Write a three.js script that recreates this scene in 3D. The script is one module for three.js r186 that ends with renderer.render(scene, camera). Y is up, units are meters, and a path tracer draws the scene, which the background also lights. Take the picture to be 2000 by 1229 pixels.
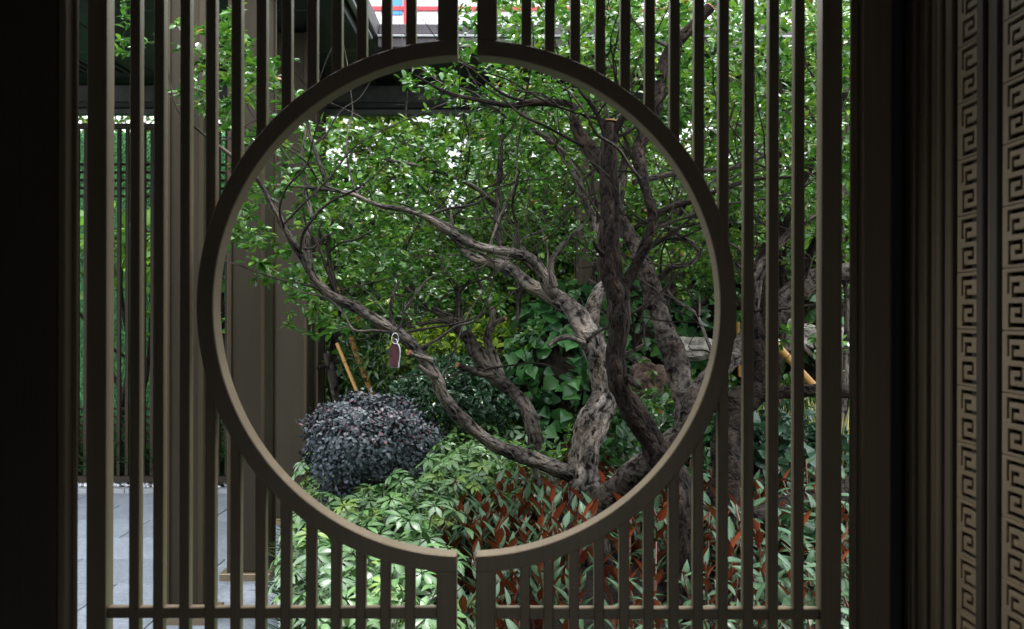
import * as THREE from 'three';
import { mergeGeometries, toCreasedNormals } from 'three/addons/utils/BufferGeometryUtils.js';
import { ImprovedNoise } from 'three/addons/math/ImprovedNoise.js';

// ------------------------------------------------------------------ camera, sky, sun, exposure
const scene = new THREE.Scene();
const F = 2000, EYE = 1.55;                                   // lens in picture units; the eye above the floor
const camera = new THREE.PerspectiveCamera(2 * Math.atan(614.5 / F) * 180 / Math.PI, 2000 / 1229, 0.05, 400);
camera.position.set(0, EYE, 0);
camera.rotation.z = 0.0022;
camera.focus = 5.0;
camera.userData.fStop = 4.6;
scene.add(camera);
const renderer = new THREE.WebGLRenderer({ antialias: true });
renderer.toneMapping = THREE.LinearToneMapping;
renderer.toneMappingExposure = 2.7;
renderer.shadowMap.enabled = true;
{
  const w = 128, h = 64, a = new Float32Array(w * h * 4);     // an overcast sky: brightest overhead, a cool white
  for (let j = 0; j < h; j++) for (let i = 0; i < w; i++) {
    const el = ((j + 0.5) / h - 0.5) * Math.PI, s = Math.max(0, Math.sin(el));
    const b = el < 0 ? 0.35 : 1.1 + 1.15 * s;
    const k = (j * w + i) * 4;
    a[k] = b * 0.95; a[k + 1] = b * 1.0; a[k + 2] = b * 1.08; a[k + 3] = 1;
  }
  const t = new THREE.DataTexture(a, w, h, THREE.RGBAFormat, THREE.FloatType);
  t.mapping = THREE.EquirectangularReflectionMapping; t.magFilter = THREE.LinearFilter; t.needsUpdate = true;
  scene.background = t; scene.environment = t;
}
const sun = new THREE.DirectionalLight(new THREE.Color(1, 0.97, 0.92), 1.5);
sun.position.set(1.6, 14, -9); sun.target.position.set(0, 0, -5.6);
sun.castShadow = true; sun.shadow.radius = 24; sun.shadow.mapSize.set(2048, 2048);
Object.assign(sun.shadow.camera, { left: -9, right: 9, top: 9, bottom: -9, near: 1, far: 40 });
scene.add(sun, sun.target);

// ------------------------------------------------------------------ helpers
function rngOf(seed) { let s = seed >>> 0; return () => { s = (s + 0x6D2B79F5) | 0; let t = Math.imul(s ^ (s >>> 15), 1 | s); t = (t + Math.imul(t ^ (t >>> 7), 61 | t)) ^ t; return ((t ^ (t >>> 14)) >>> 0) / 4294967296; }; }
const V = (x, y, z) => new THREE.Vector3(x, y, z);
const C = (r, g, b) => new THREE.Color().setRGB(r, g, b);
const P = (u, v, d) => V((u - 1000) / F * d, EYE + (614.5 - v) / F * d, -d);   // where a spot of the photograph lies at a distance
const lerp = THREE.MathUtils.lerp, clamp = THREE.MathUtils.clamp;
const noise = new ImprovedNoise();
const n3 = (x, y, z) => noise.noise(x + 13.1, y + 7.7, z + 3.3);
const used = {};
function numbered(n) { used[n] = (used[n] ?? -1) + 1; return used[n] ? n + '_' + String(used[n]).padStart(3, '0') : n; }
function tag(o, label, category, group) { o.userData.label = label; o.userData.category = category; if (group) o.userData.group = group; return o; }
function thing(name, label, category, pos = V(0, 0, 0), group) {
  const o = new THREE.Group(); o.name = numbered(name); o.position.copy(pos); scene.add(o);
  return tag(o, label, category, group);
}
function shade(m) { m.castShadow = true; m.receiveShadow = true; return m; }
// a part from a geometry in world coordinates
function wpart(t, name, geo, mat, kind) {
  const root = t.isMesh && t.userData.off ? t.userData.off : t.position;
  const g = geo.clone(); g.translate(-root.x, -root.y, -root.z);
  const m = shade(new THREE.Mesh(g, mat)); m.name = name; if (kind) m.userData.kind = kind; t.add(m); return m;
}
// a part that shares its geometry, at a world position
function spart(t, name, geo, mat, pos) {
  const m = shade(new THREE.Mesh(geo, mat)); m.name = name; m.position.copy(pos).sub(t.position); t.add(m); return m;
}
function struct(name, geo, mat, kind = 'structure') { const m = shade(new THREE.Mesh(geo, mat)); m.name = numbered(name); m.userData.kind = kind; scene.add(m); return m; }
function boxW(x0, x1, y0, y1, z0, z1, c = 0.002) { const g = chamferBox(x1 - x0, y1 - y0, z1 - z0, c), uv = g.attributes.uv; for (let i = 0; i < uv.count; i++) uv.setXY(i, uv.getX(i) + x0 * 7.31 + y0 * 1.7, uv.getY(i) + x0 * 5.17 + z0 * 2.3); g.translate((x0 + x1) / 2, (y0 + y1) / 2, (z0 + z1) / 2); return g; }
// a box with all twelve edges chamfered; uv in metres
function chamferBox(w, h, d, c) {
  c = Math.min(c, w * 0.3, h * 0.3, d * 0.3);
  const X = w / 2, Y = h / 2, Z = d / 2, pos = [], nor = [], uv = [];
  const quad = (a, b, cc, dd) => {
    const n = V().subVectors(b, a).cross(V().subVectors(cc, a)).normalize();
    if (n.dot(V().add(a).add(b).add(cc).add(dd)) < 0) { [b, dd] = [dd, b]; n.negate(); }
    for (const p of [a, b, cc, a, cc, dd]) {
      pos.push(p.x, p.y, p.z); nor.push(n.x, n.y, n.z);
      if (Math.abs(n.y) > 0.8) uv.push(p.x, p.z); else if (Math.abs(n.x) > 0.8) uv.push(p.z, p.y); else uv.push(p.x, p.y);
    }
  };
  for (const s of [-1, 1]) {
    quad(V(s * X, -Y + c, -Z + c), V(s * X, Y - c, -Z + c), V(s * X, Y - c, Z - c), V(s * X, -Y + c, Z - c));
    quad(V(-X + c, s * Y, -Z + c), V(X - c, s * Y, -Z + c), V(X - c, s * Y, Z - c), V(-X + c, s * Y, Z - c));
    quad(V(-X + c, -Y + c, s * Z), V(X - c, -Y + c, s * Z), V(X - c, Y - c, s * Z), V(-X + c, Y - c, s * Z));
    for (const t of [-1, 1]) {
      quad(V(s * X, t * (Y - c), -Z + c), V(s * X, t * (Y - c), Z - c), V(s * (X - c), t * Y, Z - c), V(s * (X - c), t * Y, -Z + c));
      quad(V(s * X, -Y + c, t * (Z - c)), V(s * X, Y - c, t * (Z - c)), V(s * (X - c), Y - c, t * Z), V(s * (X - c), -Y + c, t * Z));
      quad(V(-X + c, s * Y, t * (Z - c)), V(X - c, s * Y, t * (Z - c)), V(X - c, s * (Y - c), t * Z), V(-X + c, s * (Y - c), t * Z));
    }
  }
  const g = new THREE.BufferGeometry();
  g.setAttribute('position', new THREE.Float32BufferAttribute(pos, 3)); g.setAttribute('normal', new THREE.Float32BufferAttribute(nor, 3)); g.setAttribute('uv', new THREE.Float32BufferAttribute(uv, 2));
  return g;
}

// ------------------------------------------------------------------ textures
function lattice(seed, n) { const r = rngOf(seed), a = new Float32Array(n * n); for (let i = 0; i < a.length; i++) a[i] = r(); return a; }
const LAT = lattice(77, 256);
function tnoise(x, y, px, py, s) {                            // value noise that repeats after px, py cells
  const x0 = Math.floor(x), y0 = Math.floor(y), fx = x - x0, fy = y - y0, u = fx * fx * (3 - 2 * fx), v = fy * fy * (3 - 2 * fy);
  const at = (i, j) => LAT[((((j % py) + py) % py) * 37 + s * 101 & 255) * 256 + ((((i % px) + px) % px) * 11 + s * 57 & 255)];
  return lerp(lerp(at(x0, y0), at(x0 + 1, y0), u), lerp(at(x0, y0 + 1), at(x0 + 1, y0 + 1), u), v);
}
function fbm(x, y, px, py, oct, s) { let a = 0.5, t = 0, k = 0; for (let o = 0; o < oct; o++) { t += a * tnoise(x, y, px, py, s + o); k += a; x *= 2; y *= 2; px *= 2; py *= 2; a *= 0.55; } return t / k; }
function tex(size, fn, srgb) {
  const a = new Uint8Array(size * size * 4);
  const enc = (c) => c <= 0.0031308 ? c * 12.92 : 1.055 * Math.pow(c, 1 / 2.4) - 0.055;
  for (let j = 0; j < size; j++) for (let i = 0; i < size; i++) {
    const c = fn(i / size, j / size), k = (j * size + i) * 4;
    for (let q = 0; q < 3; q++) a[k + q] = clamp(Math.round((srgb ? enc(Math.max(0, c[q])) : c[q]) * 255), 0, 255);
    a[k + 3] = 255;
  }
  const t = new THREE.DataTexture(a, size, size); t.wrapS = t.wrapT = THREE.RepeatWrapping; t.magFilter = THREE.LinearFilter; t.minFilter = THREE.LinearMipmapLinearFilter;
  if (srgb) t.colorSpace = THREE.SRGBColorSpace; t.needsUpdate = true; return t;
}
const rep = (t, x, y) => { const c = t.clone(); c.repeat.set(x, y); c.needsUpdate = true; return c; };
const mono = (v) => [v, v, v];
const texBrush = tex(512, (x, y) => mono(0.72 + 0.1 * (tnoise(x * 180, y * 3, 180, 3, 1) - 0.5) + 0.1 * (fbm(x * 6, y * 3, 6, 3, 4, 5) - 0.5) * 2), true);
const texBrushR = tex(512, (x, y) => mono(0.82 + 0.1 * (tnoise(x * 120, y * 3, 120, 3, 9) - 0.5) + 0.2 * (fbm(x * 5, y * 4, 5, 4, 5, 3) - 0.5)));
const barkH = (x, y) => { const w = fbm(x * 4, y * 4, 4, 4, 3, 2); const a = fbm(x * 9 + w * 3, y * 6 + w, 9, 6, 5, 8); const pit = fbm(x * 9, y * 9, 9, 9, 4, 30); return clamp(a * 1.1 - (pit > 0.62 ? (pit - 0.62) * 3 : 0), 0, 1); };
const texBark = tex(768, (x, y) => {
  const h = barkH(x, y), m = fbm(x * 5, y * 4, 5, 4, 5, 14), sp = fbm(x * 22, y * 18, 22, 18, 3, 41);
  let k = 0.15 + 1.25 * h; k *= m > 0.5 ? 1.1 + (m - 0.5) * 3 : 0.6 + m * 0.8; k *= 1 - 0.6 * clamp((sp - 0.55) * 8, 0, 1); k *= clamp((h - 0.2) * 4, 0.35, 1);
  const warm = fbm(x * 3, y * 3, 3, 3, 3, 55);
  return [0.25 * k * (0.9 + 0.3 * warm), 0.235 * k, 0.215 * k * (1.12 - 0.3 * warm)];
}, true);
const texBarkB = tex(768, (x, y) => mono(barkH(x, y)));
const texGranite = tex(512, (x, y) => { const k = 0.8 + 0.25 * (fbm(x * 5, y * 5, 5, 5, 4, 4) - 0.5) + 0.5 * (tnoise(x * 200, y * 200, 200, 200, 6) - 0.5) + (fbm(x * 40, y * 40, 40, 40, 2, 12) - 0.5) * 0.25; return [0.22 * k, 0.235 * k, 0.25 * k]; }, true);
const texGraniteB = tex(512, (x, y) => mono(fbm(x * 90, y * 90, 90, 90, 3, 6)));
const texGrain = tex(512, (x, y) => mono(0.5 + 0.9 * (fbm(x * 8, y * 8, 8, 8, 6, 21) - 0.5)), true);
const texGrainB = tex(512, (x, y) => mono(fbm(x * 8, y * 8, 8, 8, 6, 21)));
const texWood = tex(512, (x, y) => { const g = fbm(x * 30 + 2 * fbm(x * 3, y * 2, 3, 2, 3, 3), y * 2, 30, 2, 4, 17); return mono(0.45 + 0.75 * g); }, true);
const texTile = tex(512, (x, y) => { const gx = (x * 16) % 1, gy = (y * 32) % 1, j = gx < 0.05 || gy < 0.09; const k = tnoise(Math.floor(x * 16) + 0.5, Math.floor(y * 32) + 0.5, 16, 32, 7); return mono(j ? 0.55 : 0.78 + 0.14 * k); }, true);

const M = {};
const std = (o) => new THREE.MeshStandardMaterial(o), phy = (o) => new THREE.MeshPhysicalMaterial(o);
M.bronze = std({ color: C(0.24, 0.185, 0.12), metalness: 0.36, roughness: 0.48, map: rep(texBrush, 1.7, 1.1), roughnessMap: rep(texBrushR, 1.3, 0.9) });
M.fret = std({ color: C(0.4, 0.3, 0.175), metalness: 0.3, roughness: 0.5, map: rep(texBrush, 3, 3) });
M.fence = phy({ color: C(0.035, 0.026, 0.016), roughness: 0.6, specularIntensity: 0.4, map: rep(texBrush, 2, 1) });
M.bronzeDark = std({ color: C(0.085, 0.064, 0.045), metalness: 0.45, roughness: 0.7, map: rep(texBrush, 1.3, 0.8), roughnessMap: rep(texBrushR, 1.1, 0.7) });
M.trim = phy({ specularIntensity: 0.4, color: C(0.075, 0.056, 0.032), metalness: 0.1, roughness: 0.5, map: rep(texBrush, 2, 1) });
M.column = phy({ specularIntensity: 0.3, color: C(0.066, 0.054, 0.036), metalness: 0.35, roughness: 0.66, map: rep(texBrush, 2.1, 0.7), roughnessMap: rep(texBrushR, 1.7, 0.6) });
M.plinth = std({ color: C(0.36, 0.28, 0.18), metalness: 0.6, roughness: 0.5, map: rep(texBrush, 2, 2) });
M.black = std({ color: C(0.012, 0.012, 0.013), roughness: 0.6 });
M.soffit = std({ color: C(0.035, 0.045, 0.04), metalness: 0.3, roughness: 0.42, map: rep(texGrain, 0.6, 0.6) });
M.beamGreen = std({ color: C(0.13, 0.14, 0.12), metalness: 0.3, roughness: 0.5, map: rep(texGrain, 1.1, 1.1) });
M.fascia = std({ color: C(0.10, 0.082, 0.088), roughness: 0.55, map: rep(texGrain, 0.7, 0.7) });
M.fasciaEdge = std({ color: C(0.3, 0.3, 0.31), roughness: 0.5 });
M.wall = std({ color: C(0.07, 0.06, 0.05), roughness: 0.85, map: rep(texGrain, 0.5, 0.5) });
M.granite = std({ color: C(1.2, 1.25, 1.32), roughness: 0.62, map: rep(texGranite, 1.1, 1.1), bumpMap: rep(texGraniteB, 1.1, 1.1), bumpScale: 0.003 });
M.hallStone = std({ color: C(1.55, 1.5, 1.42), roughness: 0.6, map: rep(texGranite, 1.1, 1.1) });
M.kerb = std({ color: C(1.5, 1.48, 1.42), roughness: 0.75, map: rep(texGranite, 1.7, 1.7), bumpMap: rep(texGraniteB, 1.7, 1.7), bumpScale: 0.002 });
M.soil = std({ color: C(0.03, 0.023, 0.017), roughness: 1, map: rep(texGrain, 2, 2), bumpMap: rep(texGrainB, 2, 2), bumpScale: 0.05 });
M.ground = std({ color: C(0.1, 0.1, 0.085), roughness: 1, map: rep(texGrain, 0.4, 0.4) });
M.slate = std({ color: C(0.06, 0.065, 0.075), roughness: 0.55, map: rep(texGrain, 4, 4), bumpMap: rep(texGrainB, 5, 5), bumpScale: 0.02 });
M.rock = std({ color: C(0.46, 0.42, 0.35), roughness: 0.85, map: rep(texGrain, 3, 3), bumpMap: rep(texGrainB, 4, 4), bumpScale: 0.03 });
M.redRock = std({ color: C(0.13, 0.075, 0.05), roughness: 0.9, map: rep(texGrain, 3, 3), bumpMap: rep(texGrainB, 5, 5), bumpScale: 0.03 });
const bark = (r, g, b) => phy({ color: C(r, g, b), roughness: 0.9, specularIntensity: 0.3, map: texBark, bumpMap: texBarkB, bumpScale: 0.03 });
M.barkPale = bark(0.6, 0.555, 0.51); M.barkDark = bark(0.085, 0.064, 0.05); M.barkMid = bark(0.3, 0.27, 0.245); M.barkLimb = bark(0.42, 0.385, 0.35); M.barkBlack = bark(0.1, 0.085, 0.07);
M.twig = phy({ specularIntensity: 0.4, color: C(0.095, 0.082, 0.07), roughness: 0.85 }); M.twigDark = phy({ specularIntensity: 0.4, color: C(0.055, 0.045, 0.038), roughness: 0.9 });
M.cut = std({ color: C(0.36, 0.16, 0.06), roughness: 0.85, map: rep(texGrain, 6, 6) });
M.stake = std({ color: C(0.34, 0.165, 0.02), roughness: 0.45, map: rep(texWood, 4, 1) });
M.stakePale = std({ color: C(0.5, 0.3, 0.13), roughness: 0.7, map: rep(texWood, 4, 1) });
M.tagRed = std({ color: C(0.13, 0.035, 0.045), roughness: 0.5, map: rep(texGrain, 9, 9) });
M.white = std({ color: C(0.78, 0.79, 0.82), roughness: 0.5 });
M.whiteTile = std({ color: C(0.98, 0.98, 0.98), roughness: 0.4, map: rep(texTile, 0.25, 0.25) });
M.redBand = std({ color: C(0.5, 0.04, 0.05), roughness: 0.5 });
M.blue = std({ color: C(0.06, 0.28, 0.55), roughness: 0.35 });
M.turf = std({ color: C(0.1, 0.32, 0.11), roughness: 0.95, map: rep(texGrain, 5, 5), bumpMap: rep(texGrainB, 6, 6), bumpScale: 0.03 });
M.glassBlack = std({ color: C(0.02, 0.022, 0.026), roughness: 0.15 });
M.lens = std({ color: C(0.45, 0.5, 0.58), roughness: 0.2, metalness: 0.4 });
// leaves: light passes through them, the upper skin shines
const leafMat = (r, g, b, o = {}) => phy({ color: C(r, g, b), roughness: 0.92, specularIntensity: 0.12, transmission: o.t ?? 0.36, thickness: 0, clearcoat: o.c ?? 0.95, clearcoatRoughness: o.cr ?? 0.2, side: THREE.DoubleSide, vertexColors: !!o.vc });
M.leaf = leafMat(1, 1, 1); M.leafMatt = leafMat(1, 1, 1, { c: 0.35, cr: 0.5, t: 0.35 });
M.leafV = phy({ color: C(1, 1, 1), roughness: 0.5, ior: 1.5, clearcoat: 0.6, clearcoatRoughness: 0.28, vertexColors: true, side: THREE.DoubleSide });

// ------------------------------------------------------------------ geometry buffers
class GB {
  constructor() { this.p = []; this.n = []; this.u = []; this.i = []; }
  // a round limb through points with radii; knobs and flutes as on old wood
  limb(pts, rad, { sides = 12, step = 0.035, knob = 0.16, seed = 0, cap = true } = {}) {
    const c = new THREE.CatmullRomCurve3(pts, false, 'centripetal'), L = c.getLength(), n = Math.max(pts.length, Math.ceil(L / step));
    const P0 = [], R = [], out = [];
    for (let i = 0; i <= n; i++) {
      const t = i / n, q = t * (pts.length - 1), k = Math.min(pts.length - 2, Math.floor(q));
      P0.push(c.getPoint(t)); R.push(lerp(rad[k], rad[k + 1], q - k)); out.push({ p: P0[i], r: R[i] });
    }
    let X = null; const base = this.p.length / 3, W = sides + 1, grid = []; let len = 0;
    for (let i = 0; i <= n; i++) {
      const T = V().subVectors(P0[Math.min(n, i + 1)], P0[Math.max(0, i - 1)]).normalize();
      if (!X) { X = Math.abs(T.y) < 0.9 ? V(0, 1, 0) : V(1, 0, 0); }
      X = X.clone().addScaledVector(T, -X.dot(T)).normalize();
      const Y = V().crossVectors(T, X), row = [];
      if (i) len += P0[i].distanceTo(P0[i - 1]);
      for (let j = 0; j < sides; j++) {
        const a = j / sides * Math.PI * 2, dx = V().addScaledVector(X, Math.cos(a)).addScaledVector(Y, Math.sin(a)), s = P0[i].clone().addScaledVector(dx, R[i]);
        let r = R[i];
        if (knob) {
          const f = 0.35 / Math.max(0.012, R[i]);
          r *= 1 + knob * 0.35 * n3(s.x * 38, s.y * 38 + seed, s.z * 38) + knob * 1.1 * n3(s.x * 9 + seed, s.y * 9, s.z * 9) + knob * 0.55 * n3(s.x * f * 1.4, s.y * f * 1.1 + seed, s.z * f * 1.4) + knob * 0.2 * Math.sin(3 * a + len * 5 + seed) * n3(len * 3 + seed, seed, 1.5) * 2;
        }
        row.push(P0[i].clone().addScaledVector(dx, r));
      }
      grid.push(row); grid[i].len = len;
    }
    const wraps = Math.max(1, Math.round(2 * Math.PI * R[0] / 0.35));
    for (let i = 0; i <= n; i++) for (let j = 0; j <= sides; j++) {
      const q = grid[i][j % sides], al = V().subVectors(grid[Math.min(n, i + 1)][j % sides], grid[Math.max(0, i - 1)][j % sides]);
      const ar = V().subVectors(grid[i][(j + 1) % sides], grid[i][(j + sides - 1) % sides]), nn = ar.cross(al).normalize();
      this.p.push(q.x, q.y, q.z); this.n.push(nn.x, nn.y, nn.z); this.u.push(j / sides * wraps, grid[i].len / 0.35 + seed * 0.37);
    }
    for (let i = 0; i < n; i++) for (let j = 0; j < sides; j++) { const a = base + i * W + j, b = a + 1, d = a + W, e = d + 1; this.i.push(a, b, d, b, e, d); }
    if (cap) for (const [i, s] of [[0, -1], [n, 1]]) {
      const m = this.p.length / 3, ce = P0[i], T = V().subVectors(P0[Math.min(n, i + 1)], P0[Math.max(0, i - 1)]).normalize().multiplyScalar(s), tip = ce.clone().addScaledVector(T, R[i] * 0.35);
      this.p.push(tip.x, tip.y, tip.z); this.n.push(T.x, T.y, T.z); this.u.push(0.5, 0.5);
      for (let j = 0; j < sides; j++) { const a = base + i * W + j, b = a + 1; s > 0 ? this.i.push(a, b, m) : this.i.push(b, a, m); }
    }
    return out;
  }
  geo() {
    const g = new THREE.BufferGeometry();
    g.setAttribute('position', new THREE.Float32BufferAttribute(this.p, 3)); g.setAttribute('normal', new THREE.Float32BufferAttribute(this.n, 3)); g.setAttribute('uv', new THREE.Float32BufferAttribute(this.u, 2));
    g.setIndex(this.i); return g;
  }
}
// a leaf: base at the origin, length 1 along +z, face up +y; widths along it; fold raises the sides, curl bends the tip down
function leafGeo(widths, { fold = 0.25, curl = 0.18, wave = 0, col, rib } = {}) {
  const n = widths.length - 1, p = [], idx = [], colr = [];
  for (let i = 0; i <= n; i++) {
    const t = i / n, y = -curl * t * t;
    for (const s of [-1, 0, 1]) { p.push(s * widths[i] / 2, y + Math.abs(s) * widths[i] * fold / 2 + (s ? wave * Math.sin(i * 2.4 + s) : 0), t); if (col) colr.push(...(s === 0 && rib ? rib : col)); }
  }
  for (let i = 0; i < n; i++) for (const s of [0, 1]) { const a = i * 3 + s, b = a + 1, c = a + 3, d = c + 1; idx.push(a, c, b, b, c, d); }
  const g = new THREE.BufferGeometry(); g.setAttribute('position', new THREE.Float32BufferAttribute(p, 3)); g.setAttribute('uv', new THREE.Float32BufferAttribute(new Float32Array(p.length / 3 * 2), 2));
  if (col) g.setAttribute('color', new THREE.Float32BufferAttribute(colr, 3));
  g.setIndex(idx); g.computeVertexNormals(); return g;
}
const LEAF = {
  obovate: leafGeo([0.05, 0.2, 0.38, 0.46, 0.34, 0.04]), lance: leafGeo([0.04, 0.2, 0.28, 0.2, 0.03]), small: leafGeo([0.08, 0.42, 0.5, 0.06]),
  round: leafGeo([0.1, 0.62, 0.7, 0.5, 0.04], { fold: 0.2 }), far: leafGeo([0.05, 0.5, 0.04], { fold: 0.3 }), heart: leafGeo([0.5, 0.92, 0.86, 0.55, 0.22, 0.02], { fold: 0.22, curl: 0.22 }),
  big: leafGeo([0.06, 0.3, 0.5, 0.58, 0.5, 0.3, 0.03], { fold: 0.22, curl: 0.3 }), strap: leafGeo([0.06, 0.1, 0.12, 0.11, 0.08, 0.01], { fold: 0.5, curl: 0.45 }),
};
const mx = new THREE.Matrix4();
function leafMatrix(pos, dir, up, len, wid = 1) {
  const z = dir.clone().normalize(), x = V().crossVectors(up, z); if (x.lengthSq() < 1e-5) x.set(1, 0, 0); x.normalize(); const y = V().crossVectors(z, x);
  return new THREE.Matrix4().makeBasis(x.multiplyScalar(len * wid), y.multiplyScalar(len), z.multiplyScalar(len)).setPosition(pos);
}
const dirRand = (r) => { const z = r() * 2 - 1, a = r() * 6.2832, s = Math.sqrt(1 - z * z); return V(s * Math.cos(a), z, s * Math.sin(a)); };
class Leaves {
  constructor(geo, mat) { this.geo = geo; this.mat = mat; this.m = []; this.c = []; }
  add(m, c) { this.m.push(m); this.c.push(c); }
  into(t, name) {
    const o = new THREE.InstancedMesh(this.geo, this.mat, this.m.length), off = t.position;
    for (let i = 0; i < this.m.length; i++) { mx.copy(this.m[i]); mx.elements[12] -= off.x; mx.elements[13] -= off.y; mx.elements[14] -= off.z; o.setMatrixAt(i, mx); o.setColorAt(i, this.c[i]); }
    o.name = name; o.userData.kind = 'stuff'; shade(o); t.add(o); return o;
  }
}
const mixC = (list, r) => { const a = list[Math.floor(r() * list.length)], k = 0.75 + 0.5 * r(); return C(a[0] * k, a[1] * k, a[2] * k); };

// ------------------------------------------------------------------ trees
class Tree {
  constructor(name, label, basePx, matTrunk, matTwig, opt = {}) {
    this.t = thing(name, label, 'tree', basePx.isVector3 ? basePx : P(...basePx), opt.group); this.nodes = []; this.mt = matTrunk; this.r = rngOf(opt.seed ?? 5);
    this.leaves = new Leaves(opt.leaf ?? LEAF.obovate, opt.leafMat ?? M.leaf); this.tw = new GB(); this.mtw = matTwig; this.size = opt.size ?? 0.045; this.per = opt.per ?? 11; this.seed = opt.seed ?? 5;
    this.cols = opt.cols ?? [[0.042, 0.13, 0.012], [0.056, 0.16, 0.013], [0.034, 0.11, 0.016], [0.1, 0.22, 0.016], [0.046, 0.14, 0.015]];
    this.spread = opt.spread ?? 1;
  }
  // a branch whose points are [u, v, distance, width in picture units]
  branch(name, list, o = {}) {
    const pts = list.map((q) => P(q[0], q[1], q[2])), rad = list.map((q) => q[3] / 2 / F * q[2]);
    return this.branchW(name, pts, rad, o);
  }
  branchW(name, pts, rad, o = {}) {
    const g = new GB(), big = Math.max(...rad); this.seed += 1.7;
    const nodes = g.limb(pts, rad, { sides: big > 0.035 ? 18 : big > 0.015 ? 12 : 7, step: big > 0.03 ? 0.02 : 0.03, knob: o.knob ?? (big > 0.02 ? 0.2 : 0.13), seed: this.seed });
    wpart(this.t, name, g.geo(), o.mat ?? this.mt);
    for (const q of nodes) this.nodes.push(q);
    if (o.cut) {
      const a = pts[pts.length - 1], d = V().subVectors(a, pts[pts.length - 2]).normalize(), r = rad[rad.length - 1];
      const c = new THREE.CylinderGeometry(r * 0.9, r * 0.98, 0.006, 14); c.applyQuaternion(new THREE.Quaternion().setFromUnitVectors(V(0, 1, 0), d)); const e = a.clone().addScaledVector(d, r * 0.38); c.translate(e.x, e.y, e.z);
      wpart(this.t, 'cut_end', c, M.cut);
    }
    return nodes;
  }
  // thin crooked side branches, forking off the limbs and reaching up and outwards
  ramify(n) {
    const r = this.r, from = this.nodes.filter((q) => q.r > 0.006 && q.r < 0.035 && q.p.y > 1.2);
    for (let k = 0; k < n && from.length; k++) {
      const q = from[Math.floor(r() * from.length)], L = 0.35 + 0.75 * r(), r0 = Math.min(q.r * 0.55, 0.0036 + 0.0058 * r()), pts = [q.p.clone()], rad = [r0];
      let d = dirRand(r); d.y = Math.abs(d.y) * 0.7 + 0.15; d.x -= 0.25; d.z *= 0.6; d.normalize();
      for (let j = 1; j <= 6; j++) { d = d.clone().addScaledVector(dirRand(r), 0.42).add(V(0, 0.06, 0)).normalize(); pts.push(pts[j - 1].clone().addScaledVector(d, L / 6)); rad.push(r0 * (1 - 0.75 * j / 6)); }
      this.branchW('branch', pts, rad, { knob: 0.18, mat: r() < 0.5 ? M.barkMid : undefined });
    }
  }
  // leaf sprigs whose tips fill an ellipsoid: centre and half-sizes in picture units, distance range
  tips(list) {
    const T = [], r = this.r;
    for (const [u, v, ru, rv, d0, d1, n] of list) for (let k = 0; k < n * this.spread; k++) {
      let a, b; do { a = r() * 2 - 1; b = r() * 2 - 1; } while (a * a + b * b > 1);
      T.push(P(u + a * ru, v + b * rv, lerp(d0, d1, r())));
    }
    this.grow(T);
  }
  grow(T) {
    const r = this.r, near = (p) => { let best = null, bd = 1e9; for (const q of this.nodes) { const d = q.p.distanceToSquared(p) * (q.p.y > p.y + 0.1 ? 2.2 : 1); if (d < bd) { bd = d; best = q; } } return [best, Math.sqrt(bd)]; };
    const order = T.map((p) => [near(p)[1], p]).sort((a, b) => a[0] - b[0]);
    for (const [, p] of order) {
      const [q] = near(p), a = q.p, L = a.distanceTo(p); if (L < 0.02) continue;
      const side = dirRand(r).multiplyScalar(L * 0.16), mid = a.clone().lerp(p, 0.35).add(side).add(V(0, L * 0.06, 0)), mid2 = a.clone().lerp(p, 0.72).addScaledVector(side, -0.3).add(V(0, L * 0.05 * (r() - 0.2), 0));
      const r0 = Math.min(q.r * 0.7, 0.0026 + 0.0075 * L), pts = [a, mid, mid2, p], nodes = this.tw.limb(pts, [r0, r0 * 0.8, r0 * 0.55, 0.0011], { sides: 5, step: Math.max(0.03, L / 9), knob: 0.1, seed: this.seed += 0.31, cap: false });
      for (const s of nodes.slice(2)) this.nodes.push(s);
      const n = Math.round(this.per * (0.6 + 0.8 * r())), dir = V().subVectors(p, mid2).normalize(), from = Math.max(0.15, 1 - 0.26 / L);
      const young = r() < 0.12, c = new THREE.CatmullRomCurve3(pts);
      for (let k = 0; k < n; k++) {
        const s = k < n * 0.55 ? 1 : lerp(from, 1, r()), at = c.getPoint(s), out = dirRand(r); out.y = out.y * 0.55 + 0.12; out.addScaledVector(dir, s === 1 ? 0.55 : 0.35);
        const up = V(0, 1, 0).addScaledVector(dirRand(r), 0.62);
        this.leaves.add(leafMatrix(at, out, up, this.size * (0.42 + 0.85 * r()), 0.85 + 0.4 * r()), young ? mixC(r() < 0.1 ? [[0.3, 0.2, 0.03], [0.2, 0.1, 0.03]] : [[0.14, 0.25, 0.02], [0.1, 0.21, 0.022]], r) : mixC(this.cols, r));
      }
    }
  }
  done() { if (this.tw.i.length) { const m = wpart(this.t, 'twigs', this.tw.geo(), this.mtw, 'stuff'); } if (this.leaves.m.length) this.leaves.into(this.t, 'crown'); return this.t; }
}
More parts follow.
